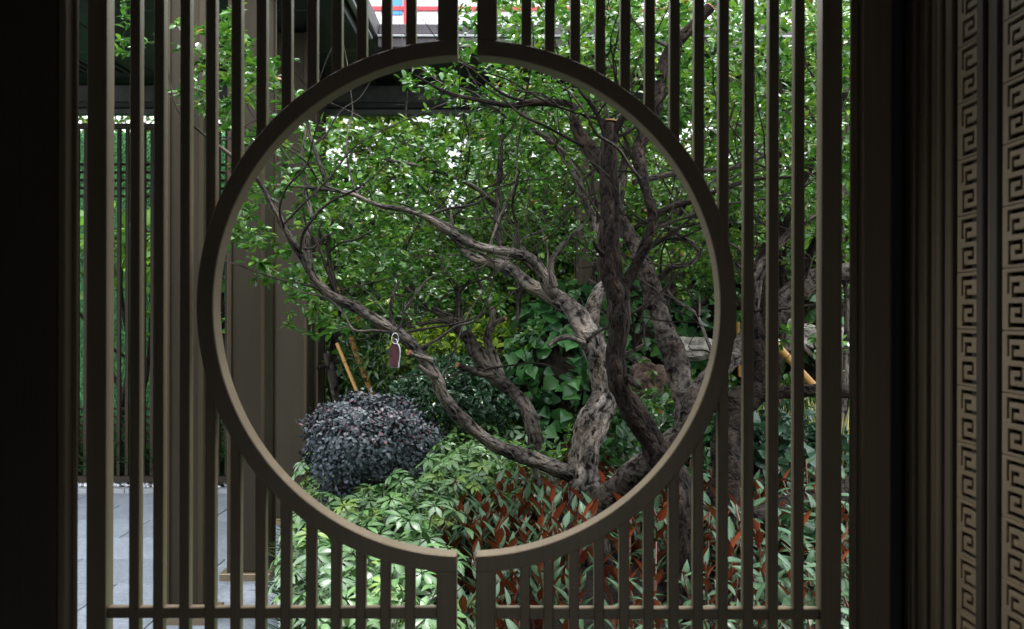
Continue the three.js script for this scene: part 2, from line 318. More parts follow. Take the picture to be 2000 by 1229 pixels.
// scattered points in a rounded body, leaves facing outwards
function moundLeaves(L, r, c, rad, n, size, cols, o = {}) {
  const res = [];
  for (let k = 0; k < n; k++) {
    const d = dirRand(r); if (d.y < -0.55) d.y *= -1;
    const lump = 1 + (o.lump ?? 0.1) * n3(d.x * 2.6 + (o.seed ?? 0), d.y * 2.6, d.z * 2.6) * 2, s = lump * (r() < (o.shoots ?? 0.06) ? 1 + 0.13 * r() * r() : 1 - (o.depth ?? 0.16) * Math.pow(r(), 1.6));
    const p = V(c.x + d.x * rad.x * s, c.y + d.y * rad.y * s, c.z + d.z * rad.z * s), out = d.clone().multiply(V(1 / rad.x, 1 / rad.y, 1 / rad.z)).normalize();
    const droop = dirRand(r).addScaledVector(out, o.out ?? 0.25).add(V(0, o.fall ?? -0.2, 0)), up = out.clone().add(V(0, o.up ?? 0.5, 0)).addScaledVector(dirRand(r), o.wild ?? 0.5);
    const m = leafMatrix(p, droop, up, size * (0.65 + 0.6 * r())), col = (o.tipCols && d.y > 0.25 && r() < (o.tipShare ?? 0.3)) ? mixC(o.tipCols, r) : mixC(cols, r);
    if (L) L.add(m, col); res.push([m, col, p, d]);
  }
  return res;
}
function blob(c, rad, seed, lump = 0.14, seg = 28) {
  const g = new THREE.IcosahedronGeometry(1, 5), p = g.attributes.position, q = V();
  for (let i = 0; i < p.count; i++) { q.fromBufferAttribute(p, i); const k = 1 + lump * 2 * n3(q.x * 1.7 + seed, q.y * 1.7, q.z * 1.7) + lump * 0.8 * n3(q.x * 5 + seed, q.y * 5, q.z * 5) + lump * 0.3 * n3(q.x * 14 + seed, q.y * 14, q.z * 14); p.setXYZ(i, c.x + q.x * k * rad.x, c.y + q.y * k * rad.y, c.z + q.z * k * rad.z); }
  const g2 = toCreasedNormals(g, 0.7); const uv = g2.attributes.uv; for (let i = 0; i < uv.count; i++) uv.setXY(i, g2.attributes.position.getX(i) + g2.attributes.position.getZ(i) * 0.6, g2.attributes.position.getY(i) + g2.attributes.position.getZ(i) * 0.3);
  return g2;
}

// ------------------------------------------------------------------ the setting: ground, entrance hall, gallery
{
  const g = new THREE.PlaneGeometry(300, 300, 8, 8); g.rotateX(-Math.PI / 2); const uv = g.attributes.uv; for (let i = 0; i < uv.count; i++) uv.setXY(i, uv.getX(i) * 300, uv.getY(i) * 300);
  g.translate(0, -0.06, 0); struct('ground', g, M.ground);
}
struct('hall_floor', boxW(-3.4, 1.3, -0.05, 0, -2.6, 3.2), M.hallStone);
struct('forecourt', boxW(-8, 6, -0.055, -0.004, 3.42, 14), M.hallStone);
struct('hall_ceiling', boxW(-3.6, 1.5, 3.0, 3.2, -2.9, 3.4), M.wall);
struct('hall_wall', boxW(-3.6, -3.4, 0, 3.0, -2.9, 3.4), M.wall);
struct('hall_wall', boxW(-3.4, -0.95, 0, 3.0, 3.2, 3.4), M.wall);
struct('hall_wall', boxW(0.75, 1.5, 0, 3.0, 3.2, 3.4), M.wall);
struct('hall_wall', boxW(-0.948, 0.748, 1.4, 3.0, 3.2, 3.4), M.wall);
struct('hall_wall', boxW(1.3, 1.5, 0, 3.0, -2.9, 3.2), M.wall);
struct('hall_wall', boxW(-3.4, 1.3, 2.82, 3.0, -2.75, -2.6), M.wall);   // above the gate
struct('hall_wall', boxW(-3.4, -1.6, 0, 2.82, -2.75, -2.6), M.wall);

// the gallery floor of granite slabs
{
  const t = struct('gallery_floor', boxW(-5.2, 3.0, -0.05, -0.012, -9.0, -2.6), M.soil);
  const r = rngOf(12), vars = [0.86, 0.93, 1, 1.06].map((k) => { const m = M.granite.clone(); m.color = C(k * 1.2, k * 1.25, k * 1.32); return m; });
  const slab = chamferBox(0.893, 0.02, 0.593, 0.003);
  for (let i = 0; i < 7; i++) for (let j = 0; j < 10; j++) {
    const x = -4.75 + i * 0.9, z = -8.55 + j * 0.6 ; if (x > -0.3) continue;
    const m = shade(new THREE.Mesh(slab, vars[Math.floor(r() * 4)])); m.name = 'paving_slab'; m.position.set(x + (j % 2) * 0.45 - 0.2, -0.002, z); m.rotation.set((r() - 0.5) * 0.002, (r() < 0.5 ? 0 : Math.PI), (r() - 0.5) * 0.002); t.add(m);
  }
}
// the planting bed: its edge bends away from the columns
const bedEdge = [[-0.62, -2.95], [-0.66, -3.3], [-0.85, -4.0], [-1.1, -5.05], [-1.28, -6.1], [-1.42, -7.1], [-1.5, -8.2]];
const soilY = (x, z) => { const k = clamp((x - edgeX(z)) / 1.3, 0, 1) * clamp((-z - 3.4) / 1.2, 0, 1); return 0.1 + 0.24 * k * k * (3 - 2 * k); };
const edgeX = (z) => { for (let i = 0; i < bedEdge.length - 1; i++) { const [x0, z0] = bedEdge[i], [x1, z1] = bedEdge[i + 1]; if (z <= z0 && z >= z1) return lerp(x0, x1, (z - z0) / (z1 - z0)); } return z > -3 ? -0.62 : -1.5; };
{
  const nx = 60, nz = 60, p = [], uv = [], idx = [];
  for (let j = 0; j <= nz; j++) for (let i = 0; i <= nx; i++) {
    const z = lerp(-2.95, -8.3, j / nz), x = lerp(edgeX(z) + 0.03, 6.5, Math.pow(i / nx, 1.3)), y = soilY(x, z) - 0.02 + 0.05 * n3(x * 1.5, 0, z * 1.5) + 0.02 * n3(x * 7, 2, z * 7);
    p.push(x, y, z); uv.push(x, z);
  }
  for (let j = 0; j < nz; j++) for (let i = 0; i < nx; i++) { const a = j * (nx + 1) + i, b = a + 1, c = a + nx + 1, d = c + 1; idx.push(a, b, c, b, d, c); }
  const g = new THREE.BufferGeometry(); g.setAttribute('position', new THREE.Float32BufferAttribute(p, 3)); g.setAttribute('uv', new THREE.Float32BufferAttribute(uv, 2)); g.setIndex(idx); g.computeVertexNormals();
  struct('garden_soil', g, M.soil);
}
{
  const t = thing('bed_kerb', 'pale granite kerb curving between the paving and the planted bed', 'kerb', V(-1.1, 0, -5.05));
  const c = new THREE.CatmullRomCurve3(bedEdge.map(([x, z]) => V(x, 0.04, z)));
  const L = c.getLength(), n = Math.round(L / 0.5);
  for (let i = 0; i < n; i++) { const a = c.getPointAt(i / n), b = c.getPointAt((i + 1) / n), g = chamferBox(0.09, 0.1, a.distanceTo(b) - 0.004, 0.006); g.rotateY(Math.atan2(b.x - a.x, b.z - a.z)); const mid = a.clone().lerp(b, 0.5); g.translate(mid.x, 0.058, mid.z); wpart(t, 'kerb_stone', g, M.kerb); }
}
// columns
function column(x, z, w, label, top = 3.62) {
  const t = thing('gallery_column', label, 'column', V(x, 0, z), 'columns of the garden gallery');
  wpart(t, 'shaft', boxW(x - w / 2, x + w / 2, 0.05, top, z - w / 2, z + w / 2, 0.006), M.column);
  for (const s of [-1, 1]) {
    wpart(t, 'trim_strip', boxW(x + s * (w / 2 - 0.016) - 0.012, x + s * (w / 2 - 0.016) + 0.012, 0.05, top, z + w / 2 + 0.0005, z + w / 2 + 0.011, 0.002), M.trim);
    wpart(t, 'trim_strip', boxW(x + s * (w / 2 + 0.006) - 0.0055, x + s * (w / 2 + 0.006) + 0.0055, 0.05, top, z - w / 2 + 0.01, z - w / 2 + 0.035, 0.002), M.trim);
  }
  wpart(t, 'base_plate', boxW(x - w / 2 - 0.035, x + w / 2 + 0.035, 0.001, 0.05, z - w / 2 - 0.035, z + w / 2 + 0.035, 0.004), M.plinth);
  return t;
}
column(-1.63, -5.2, 0.2, 'bronze square column nearest the gate, seen between the left slats');
column(-1.54, -6.05, 0.225, 'bronze square column standing just outside the left edge of the ring');
column(-1.635, -7.65, 0.27, 'wide bronze column beside the purple shrub, seen inside the ring');
{
  const t = column(-1.76, -8.78, 0.26, 'dark bronze column half hidden behind the wide one, on a pale stone block');
  wpart(t, 'stone_block', boxW(-1.73, -1.53, 0.055, 0.33, -8.63, -8.6, 0.004), M.kerb); wpart(t, 'block_cap', boxW(-1.74, -1.52, 0.33, 0.352, -8.64, -8.575, 0.004), M.plinth);
}
column(0.74, -8.75, 0.37, 'broad bronze column at the back behind the tangled trunks');
column(3.3, -8.75, 0.3, 'bronze column far right behind the leaves');
// gallery roof
{
  const t = thing('gallery_roof', 'dark panelled gallery roof above the columns and the back of the garden', 'roof', V(-2.8, 3.6, -7.6));
  const pg = chamferBox(0.94, 0.03, 1.14, 0.004), r = rngOf(9);
  for (let i = 0; i < 4; i++) for (let j = 0; j < 3; j++) { const m = spart(t, 'soffit_panel', pg, M.soffit, V(-4.55 + i * 0.95 , 3.66 + 0.004 * r(), -8.8 + j * 1.15)); m.rotation.z = (r() - 0.5) * 0.006; }
  wpart(t, 'roof_slab', boxW(-5.3, -1.05, 3.7, 3.86, -9.42, -5.9, 0.01), M.fascia);
  wpart(t, 'edge_trim', boxW(-1.12, -1.08, 3.67, 3.695, -7.9, -5.9, 0.004), M.fasciaEdge);
  wpart(t, 'edge_channel', boxW(-1.30, -1.142, 3.6, 3.695, -7.9, -5.9, 0.004), M.black);
  // the back range
  wpart(t, 'roof_slab', boxW(-1.045, 5.6, 3.655, 3.80, -9.42, -8.05, 0.01), M.soffit);
  wpart(t, 'fascia_board', boxW(-1.045, 5.6, 3.74, 3.82, -8.04, -8.0, 0.004), M.fascia);
  wpart(t, 'fascia_board', boxW(-1.045, 5.6, 3.62, 3.695, -8.0, -7.93, 0.004), M.fascia);
  wpart(t, 'fascia_edge', boxW(-1.045, 5.6, 3.697, 3.714, -8.03, -7.91, 0.002), M.fasciaEdge);
  wpart(t, 'soffit_panel', boxW(-1.04, 5.6, 3.61, 3.652, -9.4, -8.04, 0.004), M.black);
  wpart(t, 'beam', boxW(-5.3, 5.6, 3.45, 3.606, -9.35, -9.2, 0.006), M.beamGreen);
  wpart(t, 'edge_channel', boxW(-5.3, -1.06, 3.608, 3.697, -9.412, -9.376, 0.002), M.black);
  wpart(t, 'beam', boxW(-5.3, 5.6, 3.40, 3.447, -9.38, -9.17, 0.004), M.black);
  wpart(t, 'beam', boxW(-5.3, 5.6, 3.35, 3.397, -9.33, -9.22, 0.003), M.beamGreen);
  wpart(t, 'beam', boxW(-1.76, -1.5, 3.62, 3.695, -5.85, -4.9, 0.004), M.column);
  for (let k = 0; k < 9; k++) wpart(t, 'soffit_slot', boxW(-3.9 + k * 0.07, -3.875 + k * 0.07, 3.632, 3.644, -8.9, -8.5, 0.001), M.black);
}
// lattice fence at the back of the gallery
{
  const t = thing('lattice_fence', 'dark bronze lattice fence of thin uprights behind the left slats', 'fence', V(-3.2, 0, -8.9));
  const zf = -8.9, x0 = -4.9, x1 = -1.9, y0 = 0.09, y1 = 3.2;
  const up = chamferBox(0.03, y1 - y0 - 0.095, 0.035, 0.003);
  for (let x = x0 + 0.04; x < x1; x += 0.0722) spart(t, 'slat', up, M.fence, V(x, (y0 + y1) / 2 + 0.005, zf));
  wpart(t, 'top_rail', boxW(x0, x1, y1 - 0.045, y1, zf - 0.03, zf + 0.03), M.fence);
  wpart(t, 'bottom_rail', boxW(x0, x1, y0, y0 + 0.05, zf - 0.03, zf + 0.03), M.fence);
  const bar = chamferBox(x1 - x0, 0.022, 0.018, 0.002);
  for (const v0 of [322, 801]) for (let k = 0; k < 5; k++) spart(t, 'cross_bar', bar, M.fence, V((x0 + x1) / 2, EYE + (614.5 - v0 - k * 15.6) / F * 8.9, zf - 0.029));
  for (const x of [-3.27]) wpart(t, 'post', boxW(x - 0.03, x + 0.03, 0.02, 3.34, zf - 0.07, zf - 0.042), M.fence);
}
{
  const t = thing('fence_kerb', 'low pale stone kerb under the lattice fence', 'kerb', V(-3.3, 0, -8.82));
  for (let k = 0; k < 4; k++) wpart(t, 'kerb_stone', boxW(-4.9 + k * 0.79, -4.114 + k * 0.79, 0, 0.045, -8.9, -8.78, 0.004), M.kerb);
  const g = new THREE.DodecahedronGeometry(0.014, 0), im = new THREE.InstancedMesh(g, M.white, 1500), r = rngOf(4);
  for (let i = 0; i < 1500; i++) { im.setMatrixAt(i, new THREE.Matrix4().makeRotationY(r() * 6).scale(V(0.7 + r(), 0.6 + 0.5 * r(), 0.7 + r())).setPosition(-4.9 + r() * 3.2, 0.05 + 0.025 * r(), -8.86 - r() * 0.3)); im.setColorAt(i, ((g) => C(g, g, g * 0.97))(0.55 + 0.4 * r())); }
  im.name = numbered('pebbles'); im.userData.kind = 'stuff'; tag(im, 'white pebbles lying on the kerb under the lattice fence', 'pebbles'); shade(im); scene.add(im);
}
// the green turf wall behind the fence
{
  const t = thing('turf_wall', 'wall clad in short green turf behind the lattice fence', 'wall', V(-3.6, 0, -11.0));
  wpart(t, 'wall_panel', boxW(-6.2, -2.1, -0.02, 3.5, -11.1, -11.0, 0.01), M.turf);
  const L = new Leaves(LEAF.far, M.leafMatt), r = rngOf(31);
  for (let i = 0; i < 26000; i++) { const p = V(-6.1 + r() * 4, r() * 3.52, -11.0), d = dirRand(r).multiplyScalar(0.6).add(V(0, -0.3, 0.9)); L.add(leafMatrix(p, d, V(0, 1, 0).addScaledVector(dirRand(r), 0.5), 0.05 + 0.03 * r(), 0.3), mixC([[0.1, 0.33, 0.11], [0.14, 0.4, 0.14], [0.08, 0.27, 0.09]], r)); }
  L.into(t, 'turf');
}

// ------------------------------------------------------------------ the moon gate
const ZR = -2.62, KR = F / 2.62;                              // the front of the ring, picture units per metre there
const RO = 522 / KR, RI = 489 / KR, YC = EYE + (614.5 - 598) / KR;
const gx = (u) => (u - 1000) / KR;
const GTOP = 2.8;
function gateLeaf(side, label) {
  const left = side < 0, xc = gx(left ? 905 : 917), lim = gx(left ? 892 : 931);
  const t = thing('moon_gate_leaf', label, 'gate', V(left ? gx(208) : gx(1605), 0, -2.65), 'leaves of the moon gate');
  // half ring
  const s = new THREE.Shape(), N = 96, o = [], i_ = [];
  const a0 = Math.acos(clamp((lim - xc) / RO, -1, 1)), b0 = Math.acos(clamp((lim - xc) / RI, -1, 1));
  for (let k = 0; k <= N; k++) {
    const q = k / N, ao = left ? lerp(a0, 2 * Math.PI - a0, q) : lerp(a0, -a0, q), ai = left ? lerp(b0, 2 * Math.PI - b0, q) : lerp(b0, -b0, q);
    o.push([xc + RO * Math.cos(ao), YC + RO * Math.sin(ao)]); i_.push([xc + RI * Math.cos(ai), YC + RI * Math.sin(ai)]);
  }
  o.forEach(([x, y], k) => k ? s.lineTo(x, y) : s.moveTo(x, y)); i_.reverse().forEach(([x, y]) => s.lineTo(x, y)); s.closePath();
  const g = toCreasedNormals(new THREE.ExtrudeGeometry(s, { depth: 0.064, bevelEnabled: true, bevelThickness: 0.0025, bevelSize: 0.0025, bevelOffset: -0.0025, bevelSegments: 1, curveSegments: 4 }), 0.3);
  g.translate(0, 0, ZR - 0.0665); wpart(t, 'half_ring', g, M.bronze);
  // uprights, from the front faces seen in the photograph
  const zf = -2.643, k2 = F / 2.643, X = (u) => (u - 1000) / k2;
  const slats = left ? [252, 299, 350, 400, 450, 499, 548, 598, 646.5, 695, 743.5, 791.5].map((u) => [u, u + 19.5]) : [1017, 1063, 1113, 1162, 1211, 1259, 1308, 1355.5, 1404, 1453.5, 1502, 1552].map((u) => [u, u + 19.5]);
  const add = (name, u0, u1, y0, y1, z0, z1) => wpart(t, name, boxW(X(u0), X(u1), y0, y1, z0, z1, 0.0022), M.bronze);
  for (const [u0, u1] of slats) {
    const xm = (X(u0) + X(u1)) / 2, dx = Math.abs(xm - xc);
    if (dx >= RO - 0.004) { add('slat', u0, u1, 0.06, GTOP, zf - 0.034, zf); continue; }
    const far = Math.min(RO - 0.002, dx + 0.013), h = Math.sqrt(RO * RO - far * far) - 0.004;
    const hh = Math.max(h, 0.02);
    add('slat', u0, u1, YC + hh, GTOP, zf - 0.034, zf); add('slat', u0, u1, 0.06, YC - hh, zf - 0.034, zf);
  }
  const outer = left ? [170, 208] : [1605, 1644], inner = left ? [854, 892.5] : [930.5, 969.5];
  add('stile', outer[0], outer[1], 0.02, GTOP, zf - 0.05, zf + 0.004);
  const hi = RO - 0.006; add('stile', inner[0], inner[1], YC + hi, GTOP, zf - 0.05, zf + 0.008); add('stile', inner[0], inner[1], 0.02, YC - hi, zf - 0.05, zf + 0.008);
  // rails pass behind the slats
  const ra = left ? 208 : 969.5, rb = left ? 854 : 1605, ry = EYE + (614.5 - 1200.5) / k2;
  add('rail', ra + 0.5, rb - 0.5, ry - 0.0145, ry + 0.0145, zf - 0.0335, zf - 0.0065);
  add('rail', ra + 0.5, rb - 0.5, 0.02, 0.058, zf - 0.034, zf); add('rail', ra + 0.5, rb - 0.5, GTOP + 0.001, GTOP + 0.014, zf - 0.034, zf);
  return t;
}
gateLeaf(-1, 'left bronze slatted gate leaf carrying the left half of the ring');
gateLeaf(1, 'right bronze slatted gate leaf carrying the right half of the ring');
// jambs
{
  const k2 = F / 2.62, X = (u) => (u - 1000) / k2;
  const t = thing('gate_jamb', 'wide dark bronze jamb panel left of the slatted gate', 'door frame', V(-1.3, 0, -2.6));
  wpart(t, 'panel', boxW(-2.05, -1.137, 0, 2.82, -2.612, -2.5605, 0.003), M.bronzeDark);
  wpart(t, 'edge_strip', boxW(-1.1365, -1.1187, 0, 2.82, -2.612, -2.56, 0.003), M.bronze);
  wpart(t, 'stop', boxW(-2.05, -1.1127, 0, 2.82, -2.628, -2.6125, 0.002), M.bronze);
  wpart(t, 'backing', boxW(-2.05, -1.21, 0, 2.82, -2.74, -2.6285, 0.002), M.black);
  const s = thing('gate_jamb', 'dark bronze jamb with a bevelled edge right of the slatted gate', 'door frame', V(0.9, 0, -2.6));
  wpart(s, 'stop', boxW(0.8646, 0.97, 0, 2.82, -2.626, -2.6125, 0.002), M.bronze);
  wpart(s, 'panel', boxW(0.8794, 0.9485, 0, 2.82, -2.612, -2.56, 0.003), M.bronze);
  wpart(s, 'backing', boxW(0.95, 1.29, 0, 2.82, -2.74, -2.632, 0.002), M.black);
}
// the folded fretwork door standing along the right side, towards the camera
{
  const XD = 0.99, t = thing('fretwork_door', 'open bronze door with fretwork strips beside the right jamb', 'door', V(XD, 0, -2.1));
  const rib = (z0, z1, x, m = M.bronze) => wpart(t, 'moulding', boxW(x, XD + 0.06, 0.01, 2.8, z0, z1, 0.003), m);
  let z = -2.595; const prof = [[0.028, 0.006], [0.014, 0.02], [0.024, 0.002], [0.012, 0.016], [0.034, 0.008], [0.012, 0.02], [0.022, 0.0], [0.014, 0.016], [0.03, 0.006], [0.012, 0.018], [0.026, 0.0], [0.014, 0.014], [0.038, 0.004]];
  for (const [w, x] of prof) { rib(z, z + w - 0.0012, XD + x, x > 0.012 ? M.bronzeDark : M.bronze); z += w; }
  // fretwork strips: a pierced plate whose slits turn like a key, in front of a dark backing
  const W = 0.1, H = 0.125;
  const slit = (pts, w) => {                                  // the outline of a right-angled slit of width w
    const L = [], R = [], n = pts.length;
    for (let k = 0; k < n; k++) {
      const a = pts[Math.max(0, k - 1)], b = pts[k], c = pts[Math.min(n - 1, k + 1)];
      const d1 = k ? [Math.sign(b[0] - a[0]), Math.sign(b[1] - a[1])] : null, d2 = k < n - 1 ? [Math.sign(c[0] - b[0]), Math.sign(c[1] - b[1])] : null;
      const n1 = [-(d1 ?? d2)[1], (d1 ?? d2)[0]], n2 = [-(d2 ?? d1)[1], (d2 ?? d1)[0]], ox = d1 && d2 ? n1[0] + n2[0] : n1[0], oy = d1 && d2 ? n1[1] + n2[1] : n1[1];
      L.push([b[0] + ox * w / 2, b[1] + oy * w / 2]); R.push([b[0] - ox * w / 2, b[1] - oy * w / 2]);
    }
    return [...L, ...R.reverse()];
  };
  const plate = new THREE.Shape([[0, 0.0006], [W, 0.0006], [W, H - 0.0006], [0, H - 0.0006]].map((q) => new THREE.Vector2(...q)));
  for (const line of [[[0.094, 0.011], [0.03, 0.011], [0.03, 0.05], [0.078, 0.05], [0.078, 0.0305], [0.052, 0.0305]], [[0.094, 0.07], [0.044, 0.07], [0.044, 0.092], [0.072, 0.092]], [[0.094, 0.112], [0.026, 0.112], [0.026, 0.074]]]) plate.holes.push(new THREE.Path(slit(line, 0.0085).map((q) => new THREE.Vector2(...q))));
  const key = toCreasedNormals(new THREE.ExtrudeGeometry(plate, { depth: 0.008, bevelEnabled: true, bevelThickness: 0.0012, bevelSize: 0.0012, bevelOffset: -0.0012, bevelSegments: 1 }), 0.4);
  key.rotateY(-Math.PI / 2);
  for (const z0 of [-2.288, -2.078, -1.868, -1.658]) {
    wpart(t, 'backing', boxW(XD + 0.04, XD + 0.058, 0.01, 2.8, z0 - 0.004, z0 + W + 0.004, 0.001), M.bronzeDark);
    for (let k = 0; k < 21; k++) spart(t, 'fret_key', key, M.fret, V(XD + 0.014, 0.02 + k * H, z0));
    wpart(t, 'stile', boxW(XD - 0.002, XD + 0.06, 0.01, 2.8, z0 + W + 0.006, z0 + W + 0.04, 0.004), M.bronzeDark);
    wpart(t, 'stile', boxW(XD + 0.006, XD + 0.06, 0.01, 2.8, z0 + W + 0.042, z0 + W + 0.062, 0.003), M.bronze);
    wpart(t, 'stile', boxW(XD - 0.002, XD + 0.06, 0.01, 2.8, z0 + W + 0.064, z0 + W + 0.104, 0.004), M.bronzeDark);
  }
}

// ------------------------------------------------------------------ the trees in front
const A = new Tree('crape_tree', 'pale barked tree with several stems in the middle of the ring', [1160, 1200, 5.0], M.barkPale, M.twig, { spread: 0.66, seed: 11, per: 13, size: 0.048 });
A.branch('trunk', [[1160, 1215, 5.0, 90], [1160, 1180, 5.0, 80], [1158, 1120, 5, 74], [1146, 1030, 5, 66], [1143, 960, 5, 64], [1140, 900, 5, 64], [1150, 850, 5.02, 64], [1168, 805, 5.05, 58], [1182, 770, 5.08, 52], [1173, 710, 5.1, 50], [1150, 652, 5.1, 52]], { knob: 0.26 });
A.branch('branch', [[1153, 660, 5.1, 48], [1135, 628, 5.12, 44], [1115, 604, 5.15, 39], [1085, 582, 5.2, 34], [1040, 560, 5.25, 28], [1005, 532, 5.3, 26], [975, 517, 5.35, 24], [930, 506, 5.4, 19], [903, 488, 5.45, 15], [885, 455, 5.45, 11], [880, 420, 5.45, 7]]);
A.branch('branch', [[1088, 584, 5.18, 26], [1070, 560, 5.14, 25], [1055, 530, 5.1, 24], [1040, 508, 5.05, 22], [1010, 496, 5, 20], [960, 488, 4.95, 19], [920, 476, 4.9, 18], [880, 456, 4.85, 16], [845, 432, 4.8, 14], [800, 412, 4.75, 12], [740, 402, 4.7, 10], [680, 378, 4.65, 8], [610, 368, 4.6, 7], [540, 362, 4.55, 5]]);
A.branch('branch', [[1150, 655, 5.1, 34], [1157, 605, 5.16, 30], [1170, 572, 5.2, 28], [1190, 545, 5.28, 24], [1180, 470, 5.35, 22], [1160, 430, 5.4, 18], [1140, 390, 5.4, 14], [1120, 330, 5.4, 12], [1065, 268, 5.35, 11], [1000, 235, 5.3, 9], [950, 200, 5.25, 6]]);
A.branch('branch', [[995, 535, 5.35, 14], [978, 480, 5.4, 14], [970, 430, 5.45, 13], [972, 390, 5.5, 14], [976, 330, 5.5, 12], [978, 260, 5.5, 9], [985, 200, 5.5, 6]], { mat: M.barkMid });
A.branch('branch', [[972, 405, 5.48, 10], [930, 368, 5.4, 9], [880, 345, 5.3, 8], [820, 325, 5.2, 7], [750, 312, 5.1, 5]]);
A.branch('branch', [[1140, 668, 5.05, 14], [1110, 658, 4.98, 13], [1085, 664, 4.94, 10], [1072, 676, 4.92, 7]], { cut: false });
A.branch('branch', [[1085, 560, 5.1, 12], [1075, 520, 5.1, 13], [1090, 490, 5.05, 12], [1115, 462, 5.02, 9], [1140, 440, 5, 7]]);
A.branch('limb', [[1140, 930, 5.0, 43.5], [1120, 925, 4.98, 38.3], [1090, 915, 4.95, 32.2], [1050, 901, 4.9, 29.6], [1005, 885, 4.85, 27.8], [965, 868, 4.8, 26.1], [925, 840, 4.75, 25.2], [890, 805, 4.7, 25.2], [868, 775, 4.7, 23.5], [850, 735, 4.68, 24.4], [825, 700, 4.66, 24.4], [800, 670, 4.65, 24.4], [775, 650, 4.63, 23.5], [735, 626, 4.6, 21.8], [690, 600, 4.58, 20.9], [645, 577, 4.55, 20.9], [615, 548, 4.5, 18.3], [590, 502, 4.45, 16.5], [560, 457, 4.4, 14.8], [535, 410, 4.35, 12.2], [500, 350, 4.3, 9.6], [450, 305, 4.25, 7.8], [395, 262, 4.2, 6.1], [345, 215, 4.1, 4.3], [325, 130, 4.05, 2.6]], { knob: 0.2, mat: M.barkLimb });
A.branch('branch', [[842, 705, 4.66, 14], [820, 696, 4.62, 12], [800, 690, 4.58, 12]], { cut: true });
A.branch('branch', [[858, 740, 4.68, 14], [835, 728, 4.62, 10], [818, 716, 4.58, 8]]);
A.branch('branch', [[772, 645, 4.62, 10], [763, 612, 4.6, 8], [768, 575, 4.58, 7], [779, 550, 4.56, 6]]);
A.branch('branch', [[775, 648, 4.6, 6], [788, 622, 4.6, 4], [784, 592, 4.6, 4]]);
A.branch('branch', [[770, 652, 4.6, 6], [735, 646, 4.57, 5], [690, 645, 4.54, 5], [672, 615, 4.52, 4], [640, 585, 4.5, 4], [590, 572, 4.5, 3]]);
A.branch('branch', [[612, 545, 4.5, 12], [600, 470, 4.55, 11], [606, 420, 4.6, 9], [598, 380, 4.6, 7], [590, 300, 4.6, 6], [600, 235, 4.6, 4]]);
A.branch('branch', [[655, 580, 4.55, 11], [645, 520, 4.6, 9], [640, 470, 4.65, 8], [650, 430, 4.7, 6]], { mat: M.barkDark });
A.branch('branch', [[640, 370, 4.62, 9], [620, 310, 4.6, 9], [605, 270, 4.55, 8], [595, 225, 4.5, 6], [560, 175, 4.45, 4]]);
A.branch('limb', [[1165, 1010, 4.96, 60], [1190, 982, 4.9, 64], [1228, 945, 4.8, 64], [1268, 908, 4.7, 60], [1305, 880, 4.65, 58], [1340, 845, 4.6, 54], [1358, 790, 4.6, 48], [1390, 735, 4.6, 42], [1435, 695, 4.7, 40]], { knob: 0.24, mat: M.barkMid });
A.branch('root', [[1190, 1215, 5.02, 44], [1188, 1150, 4.99, 40], [1180, 1085, 4.97, 38], [1165, 1035, 4.97, 30]], { knob: 0.3 });
A.ramify(64);
A.tips([[560, 400, 115, 170, 4.45, 5.7, 225], [440, 130, 60, 130, 4.3, 5.2, 105], [360, 140, 40, 120, 4.30, 5.05, 16], [240, 60, 30, 70, 4.20, 4.85, 8], [515, 190, 80, 110, 4.50, 5.55, 50], [690, 560, 140, 80, 4.60, 6.05, 130], [710, 340, 150, 110, 4.70, 6.05, 150], [620, 600, 70, 60, 4.60, 5.45, 40], [480, 460, 40, 40, 4.50, 5.25, 16],
  [870, 590, 120, 55, 5.00, 6.15, 60], [890, 300, 150, 100, 5.00, 6.35, 150], [900, 160, 120, 40, 4.80, 6.15, 60], [1050, 260, 110, 90, 5.10, 6.45, 120], [1010, 400, 110, 80, 5.50, 6.55, 50], [1080, 870, 50, 45, 5.35, 6.05, 16], [1020, 930, 60, 60, 5.10, 5.65, 26], [780, 450, 110, 70, 4.90, 6.25, 60], [910, 60, 40, 60, 4.80, 5.85, 26], [1140, 470, 60, 40, 5.20, 5.85, 16]]);
A.done();

const Cc = new Tree('slender_tree', 'slender dark stemmed tree left of the pale trunk', [1110, 1050, 5.35], M.barkMid, M.twigDark, { seed: 23, per: 10, size: 0.042 });
Cc.branch('trunk', [[1112, 1090, 5.35, 56], [1103, 1030, 5.35, 52], [1085, 985, 5.35, 44], [1065, 940, 5.35, 36], [1052, 890, 5.38, 32], [1045, 850, 5.4, 28], [1028, 795, 5.45, 27], [1000, 765, 5.5, 26], [960, 730, 5.5, 27], [935, 695, 5.5, 27], [915, 660, 5.5, 27], [893, 633, 5.5, 30], [868, 620, 5.5, 20], [845, 604, 5.5, 13], [800, 570, 5.5, 9], [770, 530, 5.5, 6]], { knob: 0.22 });
Cc.branch('branch', [[905, 655, 5.48, 15], [870, 628, 5.45, 11], [830, 632, 5.42, 9], [795, 640, 5.4, 7]]);
Cc.branch('branch', [[898, 635, 5.5, 14], [897, 595, 5.5, 12], [890, 560, 5.5, 11], [868, 530, 5.5, 8], [860, 480, 5.5, 5]]);
Cc.branch('branch', [[990, 765, 5.6, 21], [965, 700, 5.6, 18], [952, 660, 5.6, 16], [962, 620, 5.6, 14], [955, 590, 5.6, 11], [935, 550, 5.6, 8], [925, 500, 5.6, 5]], { mat: M.barkPale });
Cc.branch('branch', [[955, 645, 5.6, 12], [970, 630, 5.58, 11], [985, 622, 5.56, 11]], { mat: M.barkPale, cut: true });
Cc.branch('branch', [[965, 735, 5.5, 20], [935, 728, 5.42, 16], [895, 714, 5.35, 13]], { cut: true });
